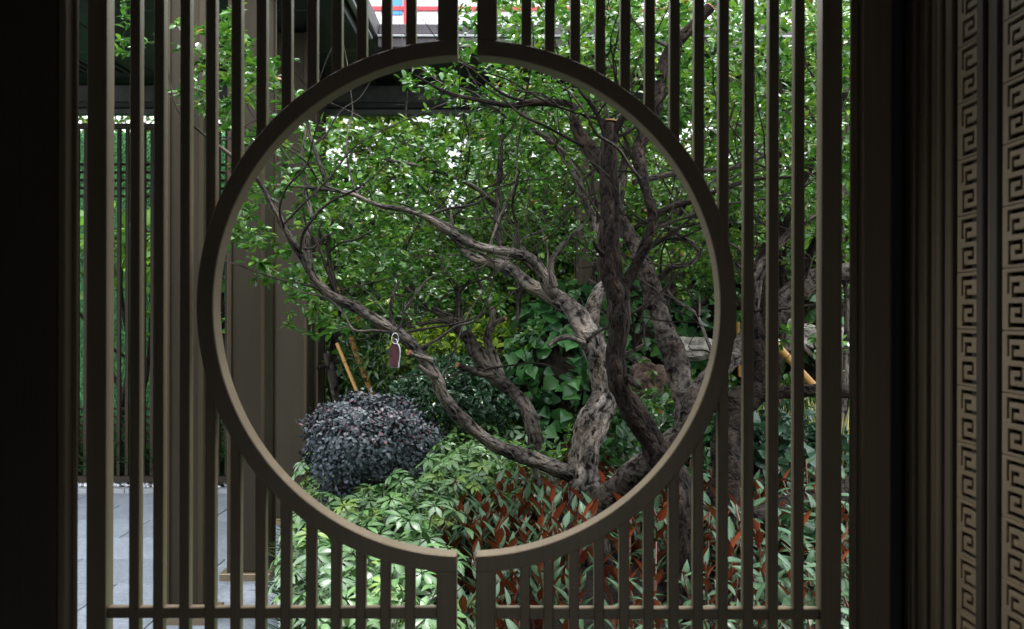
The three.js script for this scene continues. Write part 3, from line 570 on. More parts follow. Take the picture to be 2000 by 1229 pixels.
Cc.branch('branch', [[1095, 1010, 5.3, 30], [1070, 1015, 5.1, 26], [1050, 1005, 4.98, 22]], { mat: M.barkBlack });
Cc.ramify(14);
Cc.tips([[830, 540, 130, 90, 5.3, 6.0, 80], [930, 540, 80, 70, 5.4, 6.0, 34], [1010, 650, 40, 30, 5.3, 5.8, 8], [740, 470, 90, 80, 5.3, 6.0, 60]]);
Cc.done();

const B = new Tree('dark_tree', 'dark trunked tree with cut stem tops right of the pale trunk', [1325, 1195, 4.35], M.barkDark, M.twigDark, { spread: 0.7, seed: 37, per: 13, size: 0.048 });
B.branch('trunk', [[1322, 1215, 4.35, 84], [1326, 1170, 4.35, 66], [1331, 1110, 4.36, 58], [1336, 1050, 4.38, 56], [1335, 990, 4.42, 56], [1322, 935, 4.5, 54], [1292, 898, 4.58, 54], [1275, 865, 4.58, 50], [1250, 825, 4.55, 48], [1225, 785, 4.52, 42], [1208, 740, 4.5, 40], [1204, 690, 4.5, 38], [1210, 630, 4.5, 42], [1207, 580, 4.5, 47], [1195, 530, 4.5, 44], [1190, 460, 4.5, 40], [1190, 390, 4.5, 38], [1188, 320, 4.5, 34], [1190, 265, 4.5, 30], [1193, 240, 4.5, 26]], { knob: 0.24, cut: true });
B.branch('branch', [[1213, 572, 4.5, 24], [1240, 520, 4.48, 22], [1262, 470, 4.46, 22], [1275, 425, 4.45, 24], [1264, 380, 4.45, 20], [1250, 330, 4.5, 24], [1247, 290, 4.55, 28], [1268, 240, 4.6, 26], [1290, 165, 4.65, 24], [1302, 105, 4.7, 22], [1340, 62, 4.7, 22], [1384, 16, 4.7, 22]], { cut: true });
B.branch('branch', [[1272, 425, 4.45, 14], [1310, 404, 4.45, 13], [1350, 392, 4.45, 12], [1400, 372, 4.45, 10], [1470, 350, 4.5, 8], [1560, 345, 4.5, 5]]);
B.branch('branch', [[1248, 495, 4.48, 10], [1290, 470, 4.5, 9], [1320, 450, 4.52, 8], [1350, 425, 4.55, 6]]);
B.branch('branch', [[1190, 345, 4.52, 26], [1170, 320, 4.56, 27], [1142, 277, 4.6, 26], [1122, 240, 4.62, 22], [1118, 208, 4.64, 14], [1050, 198, 4.65, 13], [1000, 206, 4.66, 11], [930, 195, 4.66, 9], [870, 180, 4.66, 7], [810, 148, 4.66, 4]]);
B.branch('branch', [[1187, 280, 4.5, 12], [1168, 228, 4.48, 11], [1148, 195, 4.46, 9], [1130, 175, 4.44, 5], [1110, 60, 4.4, 4]]);
B.branch('branch', [[1196, 265, 4.5, 16], [1212, 235, 4.48, 14], [1220, 222, 4.47, 12]], { cut: true });
B.branch('branch', [[1236, 356, 4.6, 12], [1300, 342, 4.65, 11], [1350, 334, 4.7, 10], [1440, 326, 4.75, 8], [1500, 300, 4.8, 5]], { mat: M.barkMid });
B.branch('branch', [[1180, 500, 4.5, 12], [1166, 485, 4.42, 10], [1158, 470, 4.4, 5]]);
B.branch('branch', [[1225, 735, 4.5, 14], [1240, 750, 4.44, 13], [1250, 757, 4.4, 10]]);
B.branch('stem', [[1348, 860, 5.0, 52], [1340, 790, 5.1, 46], [1325, 720, 5.15, 46], [1305, 660, 5.2, 44], [1285, 600, 5.2, 40], [1268, 550, 5.2, 37], [1250, 500, 5.2, 36], [1224, 452, 5.2, 29], [1207, 410, 5.2, 24], [1215, 340, 5.2, 18], [1225, 260, 5.2, 13], [1215, 150, 5.2, 8]], { mat: M.barkMid, knob: 0.24 });
B.branch('branch', [[1290, 542, 5.2, 13], [1310, 522, 5.15, 12], [1348, 514, 5.1, 11], [1366, 492, 5.08, 9], [1345, 470, 5.08, 8], [1315, 466, 5.08, 5]], { mat: M.barkMid });
B.branch('branch', [[1392, 690, 4.9, 7], [1372, 640, 4.95, 7], [1360, 612, 5.0, 6], [1320, 585, 5.05, 5], [1305, 568, 5.1, 4]], { mat: M.barkPale });
B.branch('branch', [[1366, 615, 5.0, 5], [1367, 590, 5.0, 5], [1366, 575, 5.0, 3]], { mat: M.barkPale });
B.branch('branch', [[1170, 665, 5.4, 7], [1185, 690, 5.4, 7], [1225, 690, 5.4, 8], [1260, 672, 5.4, 8]], { mat: M.barkPale });
B.ramify(54);
B.tips([[1110, 120, 130, 130, 4.50, 6.10, 190], [1260, 120, 120, 150, 4.60, 6.10, 200], [1400, 170, 120, 200, 4.60, 6.30, 230], [1360, 400, 90, 80, 4.80, 6.10, 40], [1240, 300, 90, 90, 5.00, 6.10, 50], [1010, 40, 90, 70, 4.70, 5.90, 70], [1290, 760, 40, 60, 5.20, 5.90, 14], [1250, 840, 26, 40, 5.20, 5.90, 8], [1010, 190, 90, 40, 4.80, 5.70, 40]]);
B.done();

const R_ = new Tree('leaning_tree', 'leaning gnarled tree behind the right slats with a low fallen trunk', [1330, 1190, 4.7], M.barkMid, M.twigDark, { seed: 51, per: 11, size: 0.05 });
R_.branch('trunk', [[1290, 1205, 4.7, 70], [1330, 1140, 4.72, 70], [1390, 1075, 4.8, 68], [1460, 1030, 4.9, 72], [1530, 1008, 5.0, 64], [1600, 988, 5.1, 60], [1680, 955, 5.2, 54]], { knob: 0.3, mat: M.barkBlack });
R_.branch('stem', [[1400, 1060, 4.9, 60], [1415, 960, 5.0, 60], [1425, 860, 5.1, 60], [1440, 790, 5.2, 64], [1480, 760, 5.2, 44], [1484, 700, 5.2, 38], [1482, 640, 5.2, 40], [1490, 560, 5.2, 40], [1497, 505, 5.2, 36], [1530, 430, 5.2, 30], [1560, 360, 5.2, 22], [1600, 290, 5.2, 16], [1650, 180, 5.2, 9]], { knob: 0.3, mat: M.barkDark });
R_.branch('branch', [[1460, 772, 5.2, 34], [1520, 766, 5.15, 28], [1600, 760, 5.1, 27], [1690, 766, 5.1, 24]], { knob: 0.3, mat: M.barkDark });
R_.branch('branch', [[1440, 700, 5.25, 44], [1475, 650, 5.3, 46], [1522, 602, 5.3, 48], [1560, 562, 5.3, 46], [1620, 537, 5.3, 42], [1700, 520, 5.3, 36]], { knob: 0.25 });
R_.branch('branch', [[1470, 620, 5.1, 26], [1474, 570, 5.0, 26], [1482, 530, 4.98, 24], [1510, 490, 4.95, 18], [1560, 440, 4.95, 12], [1640, 400, 4.95, 7]]);
R_.branch('branch', [[1560, 560, 5.3, 22], [1580, 500, 5.2, 18], [1600, 450, 5.1, 12], [1640, 330, 5.1, 8]], { mat: M.barkBlack });
R_.ramify(26);
R_.tips([[1560, 120, 110, 190, 4.5, 5.8, 230], [1580, 360, 90, 110, 4.6, 5.6, 70], [1650, 250, 40, 250, 4.8, 5.4, 60], [1590, 660, 70, 60, 5, 5.4, 14], [1500, 420, 60, 60, 4.8, 5.4, 24]]);
R_.done();

// ------------------------------------------------------------------ trees farther back
function backTree(u, d, label, seed, tips, o = {}) {
  const base = P(u, 0, d); base.y = o.y ?? 0.1;
  const t = new Tree(o.name ?? 'garden_tree', label, base, o.mat ?? M.barkMid, o.twig ?? M.twig, { seed, per: o.per ?? 12, size: o.size ?? 0.05, leaf: o.leaf ?? LEAF.small, cols: o.cols, group: o.group });
  const w = o.w ?? 0.03, r = rngOf(seed + 3), lean = o.lean ?? 0;
  const H = o.h ?? 3.2, pts = [], rad = [];
  for (let k = 0; k <= 6; k++) { pts.push(V(base.x + lean * k / 6 + 0.09 * n3(seed, k * 0.7, 1), base.y - 0.05 + H * k / 6, base.z + 0.09 * n3(seed, k * 0.7, 9))); rad.push(w * (1 - 0.75 * k / 6)); }
  t.branchW('trunk', pts, rad);
  for (let k = 0; k < (o.limbs ?? 7); k++) {
    const s = 0.3 + 0.6 * r(), a = V().copy(pts[Math.floor(s * 6)]), dd = dirRand(r); dd.y = Math.abs(dd.y) * 0.8 + 0.25; dd.normalize(); const L = 0.7 + 0.7 * r();
    t.branchW('branch', [a, a.clone().addScaledVector(dd, L * 0.4).add(V(0.08 * (r() - 0.5), 0.05, 0.08 * (r() - 0.5))), a.clone().addScaledVector(dd, L * 0.75), a.clone().addScaledVector(dd, L).add(V(0, 0.12, 0))], [w * 0.5, w * 0.36, w * 0.24, w * 0.12]);
  }
  t.tips(tips); return t.done();
}
const dull = [[0.055, 0.145, 0.02], [0.08, 0.185, 0.022], [0.11, 0.21, 0.026], [0.04, 0.115, 0.024]], bright = [[0.09, 0.19, 0.018], [0.13, 0.24, 0.02], [0.06, 0.15, 0.022], [0.18, 0.28, 0.025], [0.1, 0.2, 0.03]];
backTree(1005, 7.4, 'thin trunked garden tree behind the middle of the ring', 61, [[900, 400, 170, 150, 6.9, 7.9, 240], [1010, 330, 130, 150, 6.9, 7.9, 180]], { w: 0.03, cols: dull });
backTree(1075, 7.0, 'thin garden tree behind the pale trunk fork', 62, [[1100, 350, 120, 160, 6.5, 7.6, 200], [1060, 470, 50, 70, 6.6, 7.6, 40]], { w: 0.025, cols: dull });
backTree(790, 7.8, 'small leaved garden tree behind the hanging red tag', 63, [[740, 420, 130, 130, 7.2, 8.2, 230], [830, 520, 100, 60, 7.2, 8, 70]], { w: 0.026, cols: dull });
backTree(1310, 6.8, 'leafy garden tree behind the dark trunk and the ring edge', 64, [[1300, 300, 140, 260, 6.2, 7.4, 330], [1350, 520, 100, 60, 6.3, 7.3, 110]], { w: 0.035, cols: [...dull, ...bright] });
backTree(1520, 6.6, 'leafy garden tree behind the right hand slats', 65, [[1500, 250, 150, 280, 6.0, 7.2, 380], [1560, 480, 100, 70, 6.1, 7, 80]], { w: 0.04, cols: [...dull, ...bright], mat: M.barkDark });
backTree(1650, 6.2, 'dense garden tree at the right edge behind the last slat', 66, [[1650, 250, 80, 330, 5.8, 6.8, 240]], { w: 0.035, cols: [...dull, ...bright] });
backTree(1180, 7.6, 'tall garden tree whose crown rises over the back roof', 67, [[1080, 80, 140, 120, 6.9, 8.2, 130], [1250, 60, 140, 120, 6.8, 8, 120], [1400, 80, 150, 140, 6.6, 7.8, 100]], { w: 0.045, h: 4, cols: [...dull, ...bright] });
// beyond the gallery
const beyond = [[-4.9, -12.2], [-3.4, -12.1], [-1.9, -11.7], [-0.8, -11.6], [0.4, -11.3], [1.7, -11.3], [3.1, -11.1], [4.5, -11.5]];
const beyondLabels = ['pale green tree over the turf wall, far left', 'bushy green tree behind the lattice fence and columns', 'bright backlit tree seen just right of the wide column', 'bright backlit tree under the back roof, left of its middle', 'bright backlit tree under the back roof in the ring middle', 'green tree beyond the back gallery behind the dark trunk', 'green tree beyond the back gallery behind the right slats', 'green tree beyond the back gallery at the far right'];
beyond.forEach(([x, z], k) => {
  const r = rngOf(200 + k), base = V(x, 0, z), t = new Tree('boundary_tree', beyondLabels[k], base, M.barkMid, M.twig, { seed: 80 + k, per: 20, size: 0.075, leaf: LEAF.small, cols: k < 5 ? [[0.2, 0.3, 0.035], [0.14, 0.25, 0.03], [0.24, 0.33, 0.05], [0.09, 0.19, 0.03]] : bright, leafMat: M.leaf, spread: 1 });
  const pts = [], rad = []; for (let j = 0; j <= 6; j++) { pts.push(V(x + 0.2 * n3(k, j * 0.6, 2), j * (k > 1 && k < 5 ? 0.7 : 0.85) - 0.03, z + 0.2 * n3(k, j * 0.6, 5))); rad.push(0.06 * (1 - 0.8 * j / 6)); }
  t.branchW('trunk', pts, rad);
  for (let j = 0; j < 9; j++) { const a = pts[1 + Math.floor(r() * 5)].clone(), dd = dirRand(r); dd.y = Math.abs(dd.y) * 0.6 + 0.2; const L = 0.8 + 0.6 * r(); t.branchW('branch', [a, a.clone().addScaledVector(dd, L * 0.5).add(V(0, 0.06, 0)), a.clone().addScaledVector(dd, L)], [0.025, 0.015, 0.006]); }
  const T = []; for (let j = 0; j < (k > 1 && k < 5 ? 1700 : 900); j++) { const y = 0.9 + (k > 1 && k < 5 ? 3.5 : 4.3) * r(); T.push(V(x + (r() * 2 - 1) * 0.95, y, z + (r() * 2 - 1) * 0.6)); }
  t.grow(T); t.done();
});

{
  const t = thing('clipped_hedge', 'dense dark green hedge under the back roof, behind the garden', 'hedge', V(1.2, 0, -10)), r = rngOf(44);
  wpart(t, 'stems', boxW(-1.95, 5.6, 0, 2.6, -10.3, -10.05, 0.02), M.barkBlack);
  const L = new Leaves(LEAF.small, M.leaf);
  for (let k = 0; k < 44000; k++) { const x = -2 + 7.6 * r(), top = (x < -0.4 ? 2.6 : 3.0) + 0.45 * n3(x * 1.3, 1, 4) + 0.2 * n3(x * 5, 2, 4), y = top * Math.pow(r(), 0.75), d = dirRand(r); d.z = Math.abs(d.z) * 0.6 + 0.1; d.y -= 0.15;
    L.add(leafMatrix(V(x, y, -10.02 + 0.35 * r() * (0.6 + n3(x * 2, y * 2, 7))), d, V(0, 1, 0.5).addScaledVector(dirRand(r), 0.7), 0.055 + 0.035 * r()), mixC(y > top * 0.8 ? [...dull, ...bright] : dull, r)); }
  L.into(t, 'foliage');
}
[[0.6, -14.5, 'tall tree far behind the middle of the back gallery'], [2.5, -14.0, 'tall tree far behind the right hand stems'], [4.4, -14.2, 'tall tree far behind the right slats'], [6.2, -13.0, 'tall tree far off at the right edge of the garden'], [5.6, -10.0, 'tree beyond the right end of the back gallery']].forEach(([x, z, label], k) => {
  const r = rngOf(300 + k), t = new Tree('tall_tree', label, V(x, 0, z), M.barkMid, M.twig, { seed: 130 + k, per: 20, size: 0.1, leaf: LEAF.small, cols: [...bright, ...dull] });
  const pts = [], rad = []; for (let j = 0; j <= 6; j++) { pts.push(V(x + 0.25 * n3(k, j * 0.6, 2), j * 1.15 - 0.03, z + 0.25 * n3(k, j * 0.6, 5))); rad.push(0.11 * (1 - 0.8 * j / 6)); }
  t.branchW('trunk', pts, rad);
  for (let j = 0; j < 10; j++) { const a = pts[1 + Math.floor(r() * 5)].clone(), dd = dirRand(r); dd.y = Math.abs(dd.y) * 0.6 + 0.2; const L = 1 + 0.8 * r(); t.branchW('branch', [a, a.clone().addScaledVector(dd, L * 0.5).add(V(0, 0.08, 0)), a.clone().addScaledVector(dd, L)], [0.04, 0.022, 0.008]); }
  const T = []; for (let j = 0; j < 620; j++) T.push(V(x + (r() * 2 - 1) * 1.2, 1.5 + 5.8 * r(), z + (r() * 2 - 1) * 0.8));
  t.grow(T); t.done();
});
// ------------------------------------------------------------------ shrubs
function shrub(name, label, c, rad, n, size, cols, leaf, mat, o = {}) {
  const t = thing(name, label, 'shrub', V(c.x, 0.1, c.z)), r = rngOf(o.seed ?? 3), gb = new GB();
  for (let k = 0; k < 7; k++) { const d = dirRand(r); d.y = Math.abs(d.y) * 0.7 + 0.2; gb.limb([V(c.x + 0.05 * (r() - 0.5), 0.08, c.z + 0.05 * (r() - 0.5)), V(c.x + d.x * rad.x * 0.3, lerp(0.1, c.y, 0.6), c.z + d.z * rad.z * 0.3), V(c.x + d.x * rad.x * 0.8, c.y + d.y * rad.y * 0.75, c.z + d.z * rad.z * 0.8)], [0.014, 0.009, 0.003], { sides: 6, step: 0.06, seed: k }); }
  wpart(t, 'stems', gb.geo(), M.twigDark);
  const L = new Leaves(leaf, mat); moundLeaves(L, r, c, rad, n, size, cols, o); for (const e of o.extra ?? []) moundLeaves(L, r, e[0], e[1], e[2], size, cols, o);
  L.into(t, 'crown'); return t;
}
M.leafPurple = phy({ color: C(1, 1, 1), roughness: 0.6, specularIntensity: 0.6, clearcoat: 0.35, clearcoatRoughness: 0.45, side: THREE.DoubleSide });
{
  const c = P(727, 876, 6.3);
  shrub('purple_shrub', 'round dark purple leaved shrub beside the wide column', c, V(0.395, 0.305, 0.37), 14500, 0.027, [[0.075, 0.1, 0.112], [0.092, 0.12, 0.132], [0.056, 0.076, 0.088], [0.11, 0.12, 0.14]], LEAF.round, M.leafPurple,
    { seed: 8, depth: 0.3, lump: 0.13, shoots: 0.16, tipCols: [[0.16, 0.06, 0.09], [0.1, 0.07, 0.09]], tipShare: 0.14, extra: [[c.clone().add(V(-0.22, -0.33, 0.1)), V(0.14, 0.14, 0.12), 420], [c.clone().add(V(-0.05, -0.3, 0.05)), V(0.25, 0.16, 0.2), 700]] });
  const g = P(905, 700, 7.45);
  shrub('golden_shrub', 'yellow green clipped shrub behind the two slender stems', g, V(0.5, 0.27, 0.45), 6500, 0.05, [[0.10, 0.16, 0.016], [0.06, 0.12, 0.02], [0.04, 0.09, 0.02]], LEAF.small, M.leafMatt, { seed: 18, depth: 0.35, lump: 0.16, out: 0.6, fall: 0.25, tipCols: [[0.34, 0.45, 0.03], [0.26, 0.38, 0.025], [0.2, 0.3, 0.03]], tipShare: 0.75, extra: [[g.clone().add(V(0.1, -0.6, 0)), V(0.6, 0.4, 0.4), 1500]] });
  const d = P(895, 782, 6.75);
  shrub('round_shrub', 'glossy dark green rounded shrub behind the purple one', d, V(0.42, 0.27, 0.4), 5200, 0.042, [[0.018, 0.06, 0.025], [0.025, 0.075, 0.03], [0.035, 0.095, 0.035]], LEAF.obovate, M.leaf, { seed: 28, depth: 0.3, lump: 0.14, extra: [[d.clone().add(V(0.15, -0.35, 0.05)), V(0.45, 0.2, 0.3), 1100]] });
  const e = P(770, 690, 8.2);
  shrub('green_shrub', 'green pointed leaf shrub behind the hanging red tag', e, V(0.4, 0.5, 0.4), 3200, 0.075, [[0.03, 0.085, 0.02], [0.045, 0.11, 0.025], [0.09, 0.16, 0.03]], LEAF.lance, M.leaf, { seed: 38, depth: 0.5, lump: 0.2, extra: [[e.clone().add(V(0.1, -0.5, 0.2)), V(0.5, 0.35, 0.4), 900]] });
}
// climbers: heart shaped leaves over mounds; the largest are pieces of their own
function ivy(label, mounds, n, size, seed, cols) {
  const c0 = mounds[0][0], t = thing('ivy_mound', label, 'climbing plant', V(c0.x, 0.1, c0.z)), r = rngOf(seed);
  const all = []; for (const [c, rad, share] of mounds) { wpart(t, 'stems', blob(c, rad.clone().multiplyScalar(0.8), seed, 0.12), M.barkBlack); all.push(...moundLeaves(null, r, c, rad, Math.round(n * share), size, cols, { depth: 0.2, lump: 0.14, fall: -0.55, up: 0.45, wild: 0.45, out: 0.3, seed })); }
  const eye = V(0, EYE, 0), front = all.map((a) => [a[3].dot(V().subVectors(eye, a[2]).normalize()) + (a[2].y > EYE + 9 ? -2 : 0), a]).sort((a, b) => b[0] - a[0]);
  const mats = cols.map((q) => leafMat(q[0], q[1], q[2], { t: 0.2, c: 1, cr: 0.28 })), L = new Leaves(LEAF.heart, M.leaf);
  front.forEach(([s, [m, col]], k) => {
    if (k % 2 === 0 && k < 440) { const o = shade(new THREE.Mesh(LEAF.heart, mats[(k / 2) % mats.length])); o.name = 'leaf'; m.decompose(o.position, o.quaternion, o.scale); o.position.sub(t.position); t.add(o); } else L.add(m, col);
  });
  L.into(t, 'foliage'); return t;
}
const ivyC = [[0.035, 0.13, 0.032], [0.05, 0.17, 0.04], [0.075, 0.2, 0.05], [0.03, 0.1, 0.03]];
ivy('heart leaved climber mounded behind the pale trunk', [[P(1100, 745, 7.0), V(0.42, 0.5, 0.4), 0.55], [P(1130, 660, 7.4), V(0.5, 0.35, 0.35), 0.45]], 1500, 0.105, 71, ivyC);
ivy('leafy climber filling the gap between the two right trunks', [[P(1340, 610, 7.6), V(0.5, 0.42, 0.4), 0.6], [P(1240, 660, 7.4), V(0.35, 0.5, 0.3), 0.4]], 1700, 0.085, 72, [...ivyC, [0.06, 0.14, 0.03]]);
ivy('leafy climber low behind the right slats', [[P(1480, 640, 7.6), V(0.5, 0.5, 0.4), 0.5], [P(1620, 620, 7.2), V(0.45, 0.6, 0.4), 0.5]], 1500, 0.085, 73, ivyC);

// ------------------------------------------------------------------ the planted bed
function petiole(gb, a, b, r0) { gb.limb([a, a.clone().lerp(b, 0.5).add(V(0, 0.012, 0)), b], [r0, r0 * 0.85, r0 * 0.7], { sides: 5, step: 0.05, knob: 0, cap: false }); }
const strip = (g) => { for (const k of Object.keys(g.attributes)) if (!['position', 'normal', 'color'].includes(k)) g.deleteAttribute(k); return g.index ? g.toNonIndexed() : g; };
const paint = (g, c) => { const n = g.attributes.position.count, a = new Float32Array(n * 3); for (let i = 0; i < n; i++) a.set(c, i * 3); g.setAttribute('color', new THREE.BufferAttribute(a, 3)); return g; };
// one compound leaf: seven leaflets round the end of a stalk
function umbrellaLeaf(r, c, rib) {
  const parts = [], n = 7 + Math.floor(r() * 2), len = 0.052 + 0.016 * r();
  for (let k = 0; k < n; k++) {
    const a = (k + 0.3 * r()) / n * Math.PI * 2, d = V(Math.cos(a), 0.12 - 0.35 * r(), Math.sin(a)), kk = 0.85 + 0.3 * r();
    const g = leafGeo([0.05, 0.16, 0.3, 0.38, 0.36, 0.2, 0.03], { fold: 0.22, curl: 0.2 + 0.2 * r(), col: c.map((q) => q * kk), rib: rib.map((q) => q * kk) });
    g.applyMatrix4(leafMatrix(V(d.x * 0.008, 0, d.z * 0.008), d, V(0, 1, 0).addScaledVector(dirRand(r), 0.25), len * (0.8 + 0.35 * r()), 1)); parts.push(strip(g));
  }
  return mergeGeometries(parts);
}
function umbrellaProto(seed, c, rib) {
  const r = rngOf(seed), t = new THREE.Group(), stems = new GB();
  stems.limb([V(0, -0.05, 0), V(0.01, 0.12, 0.01), V(0.0, 0.26, 0)], [0.008, 0.007, 0.005], { sides: 6, knob: 0.1 });
  const n = 11;
  for (let k = 0; k < n; k++) {
    const a = k * 2.4 + r(), h = 0.1 + 0.2 * k / n, rad = 0.13 * (1 - 0.55 * k / n) + 0.02, p = V(Math.cos(a) * rad, h + 0.09 + 0.05 * r(), Math.sin(a) * rad);
    petiole(stems, V(0, h, 0), p, 0.0028);
    const m = shade(new THREE.Mesh(umbrellaLeaf(r, c, rib), M.leafV)); m.name = 'leaf'; m.position.copy(p);
    m.quaternion.setFromUnitVectors(V(0, 1, 0), V(Math.cos(a) * 0.5, 1, Math.sin(a) * 0.5).normalize()); t.add(m);
  }
  const s = shade(new THREE.Mesh(strip(paint(stems.geo(), [0.06, 0.1, 0.03])), M.leafV)); s.name = 'stem'; t.add(s); return t;
}
const splitAt = (z) => z > -5 ? -0.36 : z > -6.3 ? lerp(-0.36, -0.12, (-z - 5) / 1.3) : lerp(-0.12, 0.3, clamp((-z - 6.3) / 0.6, 0, 1));
const umb = [umbrellaProto(1, [0.055, 0.16, 0.035], [0.1, 0.2, 0.055]), umbrellaProto(2, [0.075, 0.19, 0.04], [0.12, 0.23, 0.06]), umbrellaProto(3, [0.13, 0.24, 0.03], [0.2, 0.3, 0.05]), umbrellaProto(4, [0.04, 0.11, 0.04], [0.1, 0.18, 0.06])];
function place(proto, name, label, cat, group, pos, rot, s, tilt = 0) {
  const o = proto.clone(); o.name = numbered(name); o.position.copy(pos); o.rotation.set(tilt * Math.sin(rot), rot, tilt * Math.cos(rot)); o.scale.setScalar(s); tag(o, label, cat, group); scene.add(o); return o;
}
{
  const r = rngOf(404), put = [];
  for (let tries = 0; tries < 5000 && put.length < 200; tries++) {
    const z = -3.3 - r() * 4.2, x = edgeX(z) + 0.12 + r() * 2.0;
    const split = splitAt(z);                              // to the right grow the red ones
    if (x > split + 0.22 * (r() - 0.5)) continue;
    if (put.some(([a, b]) => (a - x) ** 2 + (b - z) ** 2 < 0.0125)) continue;
    if ((x + 0.87) ** 2 + (z + 6.1) ** 2 < 0.3 || (x + 1.05) ** 2 + (z + 5.75) ** 2 < 0.1) continue;
    put.push([x, z]);
    place(umb[r() < 0.16 ? 2 : r() < 0.5 ? 0 : r() < 0.6 ? 1 : 3], 'umbrella_plant', 'glossy green plant of umbrella shaped leaves massed in the low bed', 'plant', 'umbrella leaved plants massed in the bed', V(x, soilY(x, z), z), r() * 6.28, 0.95 + 0.4 * r(), 0.12);
  }
}
// plants with green upper and dark red under sides
function redLeaf(r) {
  const w = [0.04, 0.2, 0.3, 0.33, 0.26, 0.13, 0.01], up = leafGeo(w, { fold: 0.28, curl: 0.22, col: [0.02, 0.066, 0.026], rib: [0.055, 0.115, 0.045] }), dn = leafGeo(w, { fold: 0.28, curl: 0.22, col: [0.36, 0.058, 0.018], rib: [0.42, 0.09, 0.035] });
  dn.translate(0, -0.008, 0); const i = dn.index.array; for (let k = 0; k < i.length; k += 3) { const q = i[k]; i[k] = i[k + 1]; i[k + 1] = q; } dn.computeVertexNormals();
  return mergeGeometries([strip(up), strip(dn)]);
}
const RL = redLeaf();
M.redLeaf = phy({ color: C(1, 1, 1), roughness: 0.6, specularIntensity: 0.5, clearcoat: 0.4, clearcoatRoughness: 0.24, vertexColors: true });
function redProto(seed, share) {
  const r = rngOf(seed), t = new THREE.Group(), st = new GB();
  for (let s = 0; s < 3; s++) {
    const a0 = s * 2.1 + r(), top = V(Math.cos(a0) * 0.1, 0.2 + 0.14 * r(), Math.sin(a0) * 0.1), bot = V(Math.cos(a0) * 0.02, -0.05, Math.sin(a0) * 0.02), mid = bot.clone().lerp(top, 0.5).add(V(0.01, 0, 0.01));
    st.limb([bot, mid, top], [0.006, 0.005, 0.003], { sides: 5, step: 0.06, knob: 0.1 });
    for (let k = 0; k < 13; k++) {
      const q = k / 13, a = k * 2.4 + a0, p = bot.clone().lerp(top, 0.2 + 0.8 * q), red = r() < share, d = V(Math.cos(a), (red ? 1.7 : 0.25) + 0.6 * (q - 0.5) + 0.4 * (r() - 0.5), Math.sin(a));
      const m = shade(new THREE.Mesh(RL, M.redLeaf)); m.name = 'leaf'; leafMatrix(p, d, V(0, 1, 0).addScaledVector(dirRand(r), 0.3), 0.07 + 0.035 * r(), 1).decompose(m.position, m.quaternion, m.scale); t.add(m);
    }
  }
  const s = shade(new THREE.Mesh(strip(paint(st.geo(), [0.16, 0.05, 0.03])), M.leafV)); s.name = 'stem'; t.add(s); return t;
}
{
  const protos = [redProto(1, 0.85), redProto(2, 0.7), redProto(3, 0.9), redProto(5, 0.25), redProto(7, 1)], r = rngOf(505), put = [];
  for (let tries = 0; tries < 4000 && put.length < 215; tries++) {
    const z = -3.4 - r() * 4.0, x = -0.55 + r() * 2.6, split = splitAt(z) - 0.08;
    if (x < split || x > 0.36 * -z) continue;
    const u = 1000 + F * x / -z; if ((Math.abs(u - 1166) < 40 && z > -4.95 && z < -3.6) || (Math.abs(u - 1318) < 36 && z > -4.3)) continue;
    if (put.some(([a, b]) => (a - x) ** 2 + (b - z) ** 2 < 0.0115)) continue;
    if ((x - 0.4) ** 2 + (z + 5) ** 2 < 0.03 || (x - 0.7) ** 2 + (z + 4.35) ** 2 < 0.03) continue;
    put.push([x, z]); place(protos[z < -5.6 ? (r() < 0.65 ? 3 : 1) : x > 0.55 ? (r() < 0.25 ? 3 : r() < 0.6 ? 1 : 0) : x < 0.3 ? 4 : Math.floor(r() * 3)], 'red_backed_plant', 'low plant with glossy green leaves dark red underneath around the trunks', 'plant', 'red backed plants around the tree trunks', V(x, soilY(x, z), z), r() * 6.28, 0.95 + 0.45 * r(), 0.14);
  }
}
// yellow edged sword leaves behind the right slats
{
  const wid = [0.05, 0.075, 0.08, 0.07, 0.045, 0.004], g = (() => {
    const p = [], c = [], idx = [], n = wid.length - 1;
    for (let i = 0; i <= n; i++) { const t = i / n; for (const s of [-1, -0.62, -0.6, 0, 0.6, 0.62, 1]) { p.push(s * wid[i] / 2, Math.abs(s) * wid[i] * 0.2 - 0.25 * t * t, t); c.push(...(Math.abs(s) > 0.61 ? [0.55, 0.45, 0.06] : [0.03, 0.075, 0.035])); } }
    for (let i = 0; i < n; i++) for (let s = 0; s < 6; s++) { const a = i * 7 + s, b = a + 1, q = a + 7, d = q + 1; idx.push(a, q, b, b, q, d); }
    const b = new THREE.BufferGeometry(); b.setAttribute('position', new THREE.Float32BufferAttribute(p, 3)); b.setAttribute('color', new THREE.Float32BufferAttribute(c, 3)); b.setIndex(idx); b.computeVertexNormals(); return b;
  })();
  const r = rngOf(606), spots = [[1475, 6.6], [1520, 6.4], [1560, 6.6], [1605, 6.4], [1640, 6.2], [1545, 7.0], [1660, 6.6], [1495, 7.0]];
  for (const [u, d] of spots) {
    const b = P(u, 0, d); b.y = 0.42; const t = thing('striped_plant', 'clump of yellow edged sword leaves behind the right slats', 'plant', b, 'yellow edged plants behind the right slats');
    for (let k = 0; k < 15; k++) { const a = r() * 6.28, m = shade(new THREE.Mesh(g, M.leafV)); m.name = 'leaf'; leafMatrix(V(Math.cos(a) * 0.03, 0, Math.sin(a) * 0.03), V(Math.cos(a) * 0.45, 1, Math.sin(a) * 0.45).addScaledVector(dirRand(r), 0.25), V(Math.cos(a), 0.3, Math.sin(a)), 0.42 + 0.22 * r(), 0.75).decompose(m.position, m.quaternion, m.scale); t.add(m); }
  }
}
